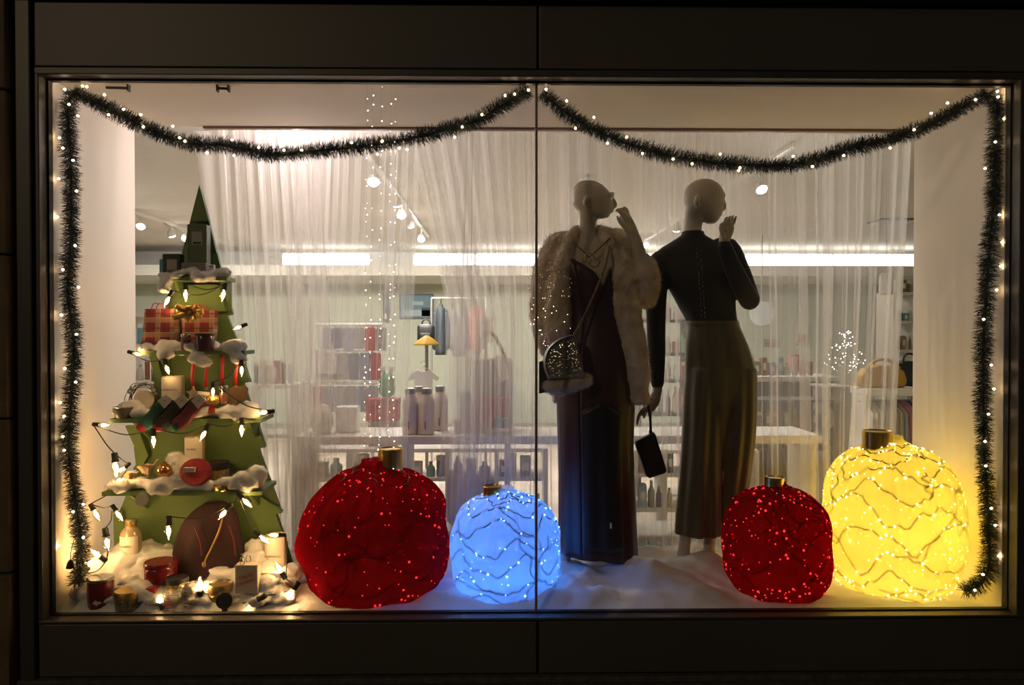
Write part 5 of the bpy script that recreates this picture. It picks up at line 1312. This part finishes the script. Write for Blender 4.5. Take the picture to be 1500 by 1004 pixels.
# back wall: picture, poster, hung jackets, backpack
def picture(label, x0, x1, y0, y1, Y, m, bands):
    lo, hi = B3(x0, x1, y0, y1, Y, .03); t = thing('framed_picture', ((lo[0] + hi[0]) / 2, Y, lo[2]), label, 'picture'); G().bbox(lo, hi, .005).done('frame', cm('pic_frame', (.12, .13, .14)), t)
    w_, h = hi[0] - lo[0], hi[2] - lo[2]; G().bbox((lo[0] + .02, Y - .004, lo[2] + .02), (hi[0] - .02, Y + .004, hi[2] - .02), .001).done('print', m, t)
    for (u0, v0, u1, v1, mm) in bands: G().bbox((lo[0] + w_ * u0, Y - .006, lo[2] + h * v0), (lo[0] + w_ * u1, Y + .002, lo[2] + h * v1), .001).done('shape', mm, t)
picture('framed blue grey landscape print on the back wall', 585, 635, 431, 467, 11.74, cm('pic_blue', (.14, .24, .30)), ((.1, .1, .9, .35, cm('pic_pale', (.36, .42, .44))), (.65, .1, .9, .45, cm('pic_dark', (.05, .08, .09))), (.4, .55, .7, .7, MATS['pic_pale'])))
picture('tall dark poster on the back wall beside the landscape print', 561, 570, 430, 472, 11.74, cm('poster_dark', (.06, .055, .07)), ((.2, .5, .8, .8, MATS['pic_blue']), (.3, .1, .6, .3, M_tbl)))
def jacket(label, cx, top, Y, w_, h_, c, nm):
    t = thing('hung_jacket', at(cx, top + h_, Y), label, 'jacket', 'jackets on the far rail'); g = G()
    pxloft(g, [(top, cx, w_ * .14, .03), (top + h_ * .05, cx, w_ * .22, .05), (top + h_ * .14, cx, w_ * .46, .10), (top + h_ * .5, cx, w_ * .5, .12), (top + h_, cx, w_ * .5, .13)], Y, 24, lambda a, p: 1 + .05 * math.sin(a * 6 + p)); g.done('coat', cm(nm, c), t, smooth=True)
    for s_ in (-1, 1): g = G(); limb(g, [(cx + s_ * w_ * .40, top + h_ * .16, Y - .02, .038), (cx + s_ * w_ * .50, top + h_ * .5, Y - .04, .038), (cx + s_ * w_ * .50, top + h_ * .85, Y - .04, .034)], 10); g.done('sleeve', MATS[nm], t, smooth=True)
    G().tube([at(cx, top + 2, Y), at(cx, top - 8, Y)], .008, 6).done('hook', M_chrome, t)
jacket('dark slate jacket hung beside the black backpack', 646, 446, 8.2, 17, 74, (.028, .034, .042), 'slate_coat')
jacket('grey jacket hung behind the slate jacket', 672, 444, 8.2, 17, 78, (.09, .09, .09), 'grey_coat')
jacket('red lined jacket hung beside the grey jacket', 698, 448, 8.2, 15, 70, (.30, .08, .07), 'red_coat')
v = at(632, 437, 8.2); w_ = at(712, 437, 8.2); t = thing('coat_rail', ((v.x + w_.x) / 2, 8.2, 0), 'steel rail carrying the far jackets', 'rail'); G().tube([v, w_], .012, 8).done('bar', M_grey, t)
for q in (v, w_): G().tube([(q.x, 8.2, 0), (q.x, 8.2, q.z)], .012, 8).done('post', M_grey, t)
c = at(624, 486, 6.9); t = thing('backpack', c - Vector((0, 0, .1)), 'black backpack with a top loop hung on the stand', 'bag'); G().bbox((c.x - .08, 6.86, c.z - .10), (c.x + .08, 6.96, c.z + .07), .03).done('pack', M_leath, t, smooth=True)
G().bbox((c.x - .055, 6.84, c.z - .08), (c.x + .055, 6.87, c.z - .01), .012).done('pocket', M_leath, t, smooth=True); G().tube([(c.x + .04 * math.cos(k * PI / 8), 6.92, c.z + .065 + .05 * math.sin(k * PI / 8)) for k in range(9)], .008, 6).done('loop', M_leath, t, smooth=True)
G().tube([(c.x, 6.97, c.z), (c.x, 6.97, 0)], .014, 8).done('stand_pole', M_grey, t)
t = thing('price_sign', at(709, 505, 6.0), 'pale printed sign standing above the tote bag', 'sign'); G().pxprism([(700, 464), (722, 464), (722, 502), (700, 502)], 6.0, .01).done('card', M_paper, t)
for k in range(4): G().pxprism([(704, 471 + 7 * k), (718 - 3 * (k % 2), 471 + 7 * k), (718 - 3 * (k % 2), 473 + 7 * k), (704, 473 + 7 * k)], 5.995, .006).done('print_line', MATS['taupe'], t)
v = at(711, 502, 6.01); G().tube([(v.x, 6.01, 0), (v.x, 6.01, v.z + .05)], .008, 6).done('post', M_grey, t)


UPR = {}


def shelves(name, label, x0, x1, Y, dep, pys, m, zb=0.0, posts=2, cat='shelf'):
    a, b = at(x0, pys[0], Y), at(x1, pys[-1], Y); t = thing(name, ((a.x + b.x) / 2, Y, zb), label, cat)
    for py in pys: z = at(0, py, Y).z; G().bbox((a.x, Y, z - .012), (b.x, Y + dep, z + .012), .003).done('shelf', m, t)
    for k in range(posts): x = a.x + (b.x - a.x) * k / (posts - 1); UPR.setdefault(round(Y, 1), []).append(x); G().bbox((x - .012, Y + .01, zb), (x + .012, Y + dep, a.z + .012), .002).done('upright', m, t)
    return t


USED = set()
def stock(x0, x1, py, Y, n, seed, hmax, where, dep=.1):
    """small goods standing on a shelf"""
    r = random.Random(seed); w_ = (x1 - x0) / n
    pal = [('cream', (.62, .56, .46)), ('rose', (.45, .16, .15)), ('sky blue', (.16, .38, .46)), ('grey', (.30, .30, .29)), ('tan', (.36, .24, .14)), ('white', (.70, .69, .66)), ('black', (.02, .02, .02)), ('olive', (.20, .19, .08)), ('plum', (.14, .03, .09)), ('sand', (.50, .40, .28)), ('mint', (.30, .45, .35)), ('rust', (.32, .11, .04))]
    for k in range(n):
        for _ in range(60):
            nm, c = pal[r.randrange(len(pal))]; kind = r.randrange(3)
            if (nm, kind, where) not in USED: break
        USED.add((nm, kind, where)); m = cm('goods_' + nm.replace(' ', '_'), c); px = x0 + w_ * (k + .5); h = hmax * r.uniform(.55, 1); z = at(0, py, Y).z + .012
        lab_ = '%s %%s standing on %s' % (nm, where); wd = w_ * r.uniform(.6, .92)
        p = at(px, py, Y); rr = m_of(wd, Y) / 2
        for ux in UPR.get(round(Y, 1), []):
            if abs(p.x - ux) < rr + .016: rr = min(rr, m_of(w_, Y) * .32); p.x = ux + (rr + .016) * (1 if p.x >= ux else -1)
        hh = m_of(h, Y); t = thing(('bottle', 'carton', 'canister')[kind], (p.x, Y + dep / 2, z), lab_ % ('bottle', 'carton', 'canister')[kind], ('bottle', 'box', 'jar')[kind], 'goods on ' + where)
        b = (p.x, Y + dep / 2, z)
        if kind == 0:
            G().lathe(b, [(rr * .8, 0), (rr, .004), (rr, hh * .6), (rr * .5, hh * .75), (rr * .4, hh * .86), (.001, hh * .86)], 14).done('body', m, t, smooth=True, auto=40); G().lathe((b[0], b[1], z + hh * .86), [(rr * .45, 0), (rr * .45, hh * .13), (.001, hh * .14)], 12).done('cap', M_grey, t)
        elif kind == 1:
            G().bbox((p.x - rr, Y + .02, z), (p.x + rr, Y + dep - .01, z + hh), .003).done('carton', m, t); G().bbox((p.x - rr * .6, Y + .018, z + hh * .3), (p.x + rr * .6, Y + .022, z + hh * .7), .001).done('label', M_paper, t)
        else:
            G().lathe(b, [(rr * .9, 0), (rr, .003), (rr, hh * .75), (.001, hh * .75)], 14).done('body', m, t, smooth=True, auto=40); G().lathe((b[0], b[1], z + hh * .75), [(rr * 1.04, 0), (rr * 1.04, hh * .2), (.001, hh * .24)], 14).done('lid', M_tbl, t, smooth=True, auto=40)


# left side of the shop, seen past the tree
shelves('wall_shelf', 'white wall shelves beside the left bay wall and plaid gift bag', 188, 240, 5.2, .3, (462, 507, 560), M_tbl)
stock(196, 236, 507, 5.2, 4, 1, 34, 'the white shelf beside the plaid gift bag')
stock(196, 236, 560, 5.2, 4, 2, 38, 'the white shelf beside the wire wreath')
shelves('side_table', 'white side table between the green tree and the garment rack', 362, 429, 4.6, .24, (567, 640), M_tbl)
stock(366, 426, 567, 4.62, 6, 3, 44, 'the side table beside the green tree', .12)
# between the two mannequins
shelves('dark_shelf', 'dark shelf unit between the two mannequins', 938, 1010, 6.4, .3, (470, 520, 560, 610, 660), cm('walnut', (.07, .05, .035)), posts=2)
for q, (py, h) in enumerate(((470, 26), (520, 40), (560, 32), (610, 40))): stock(942, 1008, py, 6.4, 6, 10 + q, h, 'the %s shelf of the dark unit between the mannequins' % ('highest', 'second', 'third', 'fourth')[q])
shelves('cube_shelf', 'white cube shelves behind the mannequin legs', 930, 1110, 4.7, .3, (665, 700, 752, 812), M_tbl, posts=5)
for q, (py, h) in enumerate(((700, 30), (752, 40), (812, 44))): stock(936, 990, py, 4.7, 4, 20 + q, h, 'the %s cube shelf behind the clutch' % ('upper', 'middle', 'lower')[q])
# under the table on the left
shelves('low_shelf', 'low white shelf unit behind the large dark red bauble', 436, 800, 4.56, .3, (662, 705, 770), M_tbl, posts=6)
stock(440, 560, 705, 4.56, 6, 30, 36, 'the low shelf beside the gold cap'); stock(600, 780, 705, 4.56, 9, 31, 36, 'the low shelf behind the ice blue bauble'); stock(600, 800, 770, 4.56, 8, 32, 48, 'the bottom shelf behind the ice blue bauble')
p = at(690, 735, 4.17); t = thing('cane_basket', (p.x, 4.17, .325), 'round straw basket with a hooped rim behind the ice blue bauble', 'basket')
G().lathe((p.x, 4.17, .325), [(.10, 0), (.13, .05), (.14, .24), (.13, .29), (.12, .29), (.125, .06), (.001, .03)], 26).done('weave', mat('straw', (.42, .30, .13), .8, bump=.7, bscale=70, var=.25, vscale=40), t, smooth=True)
G().tube([at(*v) for v in spline([(664, 728, 4.10), (670, 712, 4.10), (690, 705, 4.10), (708, 709, 4.10), (714, 726, 4.10)], 6)], .010, 8).done('hoop', MATS['straw'], t, smooth=True)

# right side of the shop
shelves('wall_shelf', 'white wall shelves beside the right bay wall', 1312, 1372, 6.2, .3, (429, 472, 515, 570), M_tbl, posts=3)
stock(1313, 1340, 472, 6.2, 4, 40, 17, 'the upper white shelf beside the right bay wall'); stock(1312, 1340, 515, 6.2, 5, 41, 22, 'the middle white shelf beside the right bay wall'); stock(1312, 1340, 429, 6.2, 3, 43, 22, 'the top white shelf beside the right bay wall')
c = at(1298, 416, 6.0); t = thing('pendant_lamp', (c.x, 6.0, c.z - .09), 'plain white pendant shade beside the right bay wall', 'lamp')
G().lathe((c.x, 6.0, c.z - .09), [(.05, 0), (.056, .01), (.053, .15), (.04, .18), (.001, .18)], 20).done('shade', mat('pendant_shade', (.80, .80, .81), .5), t, smooth=True); G().tube([(c.x, 6.0, c.z + .09), (c.x, 6.0, SHZ)], .0012, 5).done('flex', M_black, t)
# rail of white garments, mustard bag above
rz_ = at(1260, 579, 5.0); r1 = at(1345, 579, 5.0); t = thing('clothes_rail', ((rz_.x + r1.x) / 2, 5.0, 0), 'white clothes rail behind the glowing yellow bauble', 'rail')
G().bbox((rz_.x, 4.9, rz_.z), (r1.x, 5.15, rz_.z + .05), .004).done('top_board', M_tbl, t); G().tube([(rz_.x, 5.0, rz_.z - .04), (r1.x, 5.0, rz_.z - .04)], .01, 8).done('bar', M_chrome, t)
for x in (rz_.x + .015, r1.x - .015): G().bbox((x - .014, 4.92, 0), (x + .014, 5.12, rz_.z), .003).done('post', M_tbl, t)
for k in range(11):
    px = 1263 + 7 * k; nm, gc = (('white', (.7, .69, .66)), ('cream', (.62, .56, .46)), ('ivory', (.66, .63, .52)), ('pearl grey', (.45, .45, .44)), ('pale blue', (.45, .52, .56)), ('beige', (.5, .42, .32)), ('sand', (.5, .4, .28)), ('silver grey', (.36, .36, .38)), ('rose', (.45, .16, .15)), ('lilac', (.4, .28, .42)), ('plum', (.2, .06, .13)))[k]
    t = thing('garment', at(px, 650, 5.0), '%s garment hung on the clothes rail behind the yellow bauble' % nm, 'garment', 'garments on the white rail'); m = cm('garment_' + nm.replace(' ', '_'), gc)
    q = [at(px, 590, 5.0), at(px, 596, 5.0)]; y0 = 4.93
    v = q[0]; G().add([(v.x - .004, 4.86, v.z - .06), (v.x + .010, 4.86, v.z - .06), (v.x + .010, 5.14, v.z - .06), (v.x - .004, 5.14, v.z - .06), (v.x, 4.97, v.z), (v.x + .006, 4.97, v.z), (v.x + .006, 5.03, v.z), (v.x, 5.03, v.z),
              (v.x - .02, 4.84, v.z - .36), (v.x + .02, 4.84, v.z - .36), (v.x + .02, 5.16, v.z - .36), (v.x - .02, 5.16, v.z - .36)],
              [(4, 5, 6, 7), (0, 1, 5, 4), (1, 2, 6, 5), (2, 3, 7, 6), (3, 0, 4, 7), (8, 9, 1, 0), (9, 10, 2, 1), (10, 11, 3, 2), (11, 8, 0, 3)]).done('cloth', m, t, smooth=True)
    G().tube([(v.x + .003, 5.0, v.z - .005), (v.x + .003, 5.0, v.z + .045)], .003, 5).done('hook', M_chrome, t)
c = at(1298, 556, 5.02); t = thing('round_bag', (c.x, 5.02, rz_.z + .05), 'mustard rounded handbag on top of the white clothes rail', 'handbag')
g = G(); pl = [(1262, 568), (1262, 552), (1270, 540), (1290, 535), (1312, 536), (1326, 544), (1330, 556), (1328, 568)]
g.pxprism(pl, 4.96, .1); remesh(g, .012, 3).done('body', mat('mustard', (.46, .25, .03), .5), t, smooth=True)
G().tube([at(*v) for v in spline([(1270, 542, 4.95), (1280, 530, 4.95), (1300, 527, 4.95), (1318, 540, 4.95)], 5)], .010, 8).done('handle', MATS['mustard'], t, smooth=True)
c = at(1330, 545, 5.2); t = thing('black_bag', (c.x, 5.2, rz_.z + .05), 'black tote standing behind the mustard handbag', 'handbag'); G().pxprism([(1318, 570), (1316, 534), (1330, 529), (1346, 530), (1350, 570)], 5.12, .1).done('body', M_leath, t); G().tube([at(*v) for v in spline([(1322, 533, 5.14), (1326, 520, 5.14), (1338, 520, 5.14), (1342, 532, 5.14)], 5)], .008, 6).done('handle', M_leath, t)
# counter with goods, round sign, twig tree
a, b = at(1100, 553, 6.6), at(1238, 553, 6.6); t = thing('sales_counter', ((a.x + b.x) / 2, 6.8, 0), 'pale topped dark sales counter beyond the curtain', 'counter')
G().bbox((a.x, 6.6, a.z - .04), (b.x, 7.2, a.z), .004).done('counter_top', M_tbl, t)
for k in range(3): x0 = a.x + (b.x - a.x) * k / 3; G().bbox((x0 + .01, 6.64, 0), (x0 + (b.x - a.x) / 3 - .01, 7.15, a.z - .04), .004).done('cabinet_front', cm('counter_dark', (.09, .085, .075)), t)
stock(1104, 1196, 554, 6.62, 8, 50, 30, 'the sales counter beyond the curtain')
shelves('glass_case', 'dark display case below the sales counter', 1104, 1232, 5.6, .3, (590, 632, 662), cm('counter_dark', (.09, .085, .075)), posts=4)
stock(1108, 1228, 632, 5.62, 9, 51, 30, 'the dark display case below the counter')
c = at(1116, 460, 9.0); t = thing('round_sign', (c.x, 9.0, c.z - .2), 'round grey sign hanging on the far wall above the counter', 'sign'); G().lathe(c, [(.001, 0), (.15, 0), (.155, .01), (.15, .02), (.001, .02)], 28, (0, -1, 0)).done('disc', cm('sign_grey', (.30, .31, .29)), t); G().tube([c + Vector((0, 0, .14)), Vector((c.x, 9.0, SHZ))], .006, 5).done('cord', M_grey, t)
for k, (x0, x1, y0, y1, mm, lab_) in enumerate(((1167, 1183, 474, 505, 'goods_cream', 'pale framed card with a red blot on the far wall'), (1158, 1172, 520, 545, 'red_c', 'red framed card above the sales counter'), (1120, 1140, 497, 507, 'taupe', 'small grey plaque on the far wall'))):
    lo, hi = B3(x0, x1, y0, y1, 11.72 if k != 1 else 7.15, .03); t = thing('wall_card', ((lo[0] + hi[0]) / 2, lo[1], lo[2]), lab_, 'picture'); G().bbox(lo, hi, .004).done('card', MATS[mm], t); G().bbox((lo[0] + .03, lo[1] - .004, lo[2] + .03), (hi[0] - .03, lo[1] + .002, (lo[2] * .5 + hi[2] * .5)), .001).done('print', MATS['red_c'] if k != 1 else MATS['taupe'], t)
p = at(1238, 560, 6.0); t = thing('twig_tree', (p.x, 6.0, at(0, 562, 6.0).z), 'silver twig tree with tiny lights on the sales display', 'tree'); g = G(); lg = G(); rnd = random.Random(31); z0 = at(0, 562, 6.0).z; H = at(0, 486, 6.0).z - z0
g.tube([(p.x, 6.0, z0), (p.x, 6.0, z0 + H)], [.008, .002], 6)
for k in range(34):
    f = rnd.uniform(.1, .97); an = rnd.uniform(0, 6.28); L = .16 * (1 - f) + .03; s = Vector((p.x, 6.0, z0 + H * f)); e = s + Vector((L * math.cos(an), L * math.sin(an), L * .5)); g.tube([s, e], [.003, .0012], 4)
    for q in (.6, 1): lg.ball(s.lerp(e, q), .0045, 1)
g.done('branches', M_chrome, t); o = lg.done('light_points', M_tiny, t); o['kind'] = 'stuff'
G().lathe((p.x, 6.0, z0 - .012), [(.05, 0), (.05, .012), (.001, .014)], 16).done('base', M_grey, t)
lo, hi = B3(1205, 1262, 562, 660, 5.95, .2); t = thing('plinth', ((lo[0] + hi[0]) / 2, 6.05, 0), 'grey plinth with a white top carrying the silver twig tree', 'plinth'); G().bbox((lo[0], 5.9, 0), (hi[0], 6.15, hi[2] - .03), .004).done('body', cm('plinth_grey', (.30, .28, .24)), t); G().bbox((lo[0] - .02, 5.88, hi[2] - .03), (hi[0] + .02, 6.17, hi[2] - .012), .004).done('top', M_tbl, t)
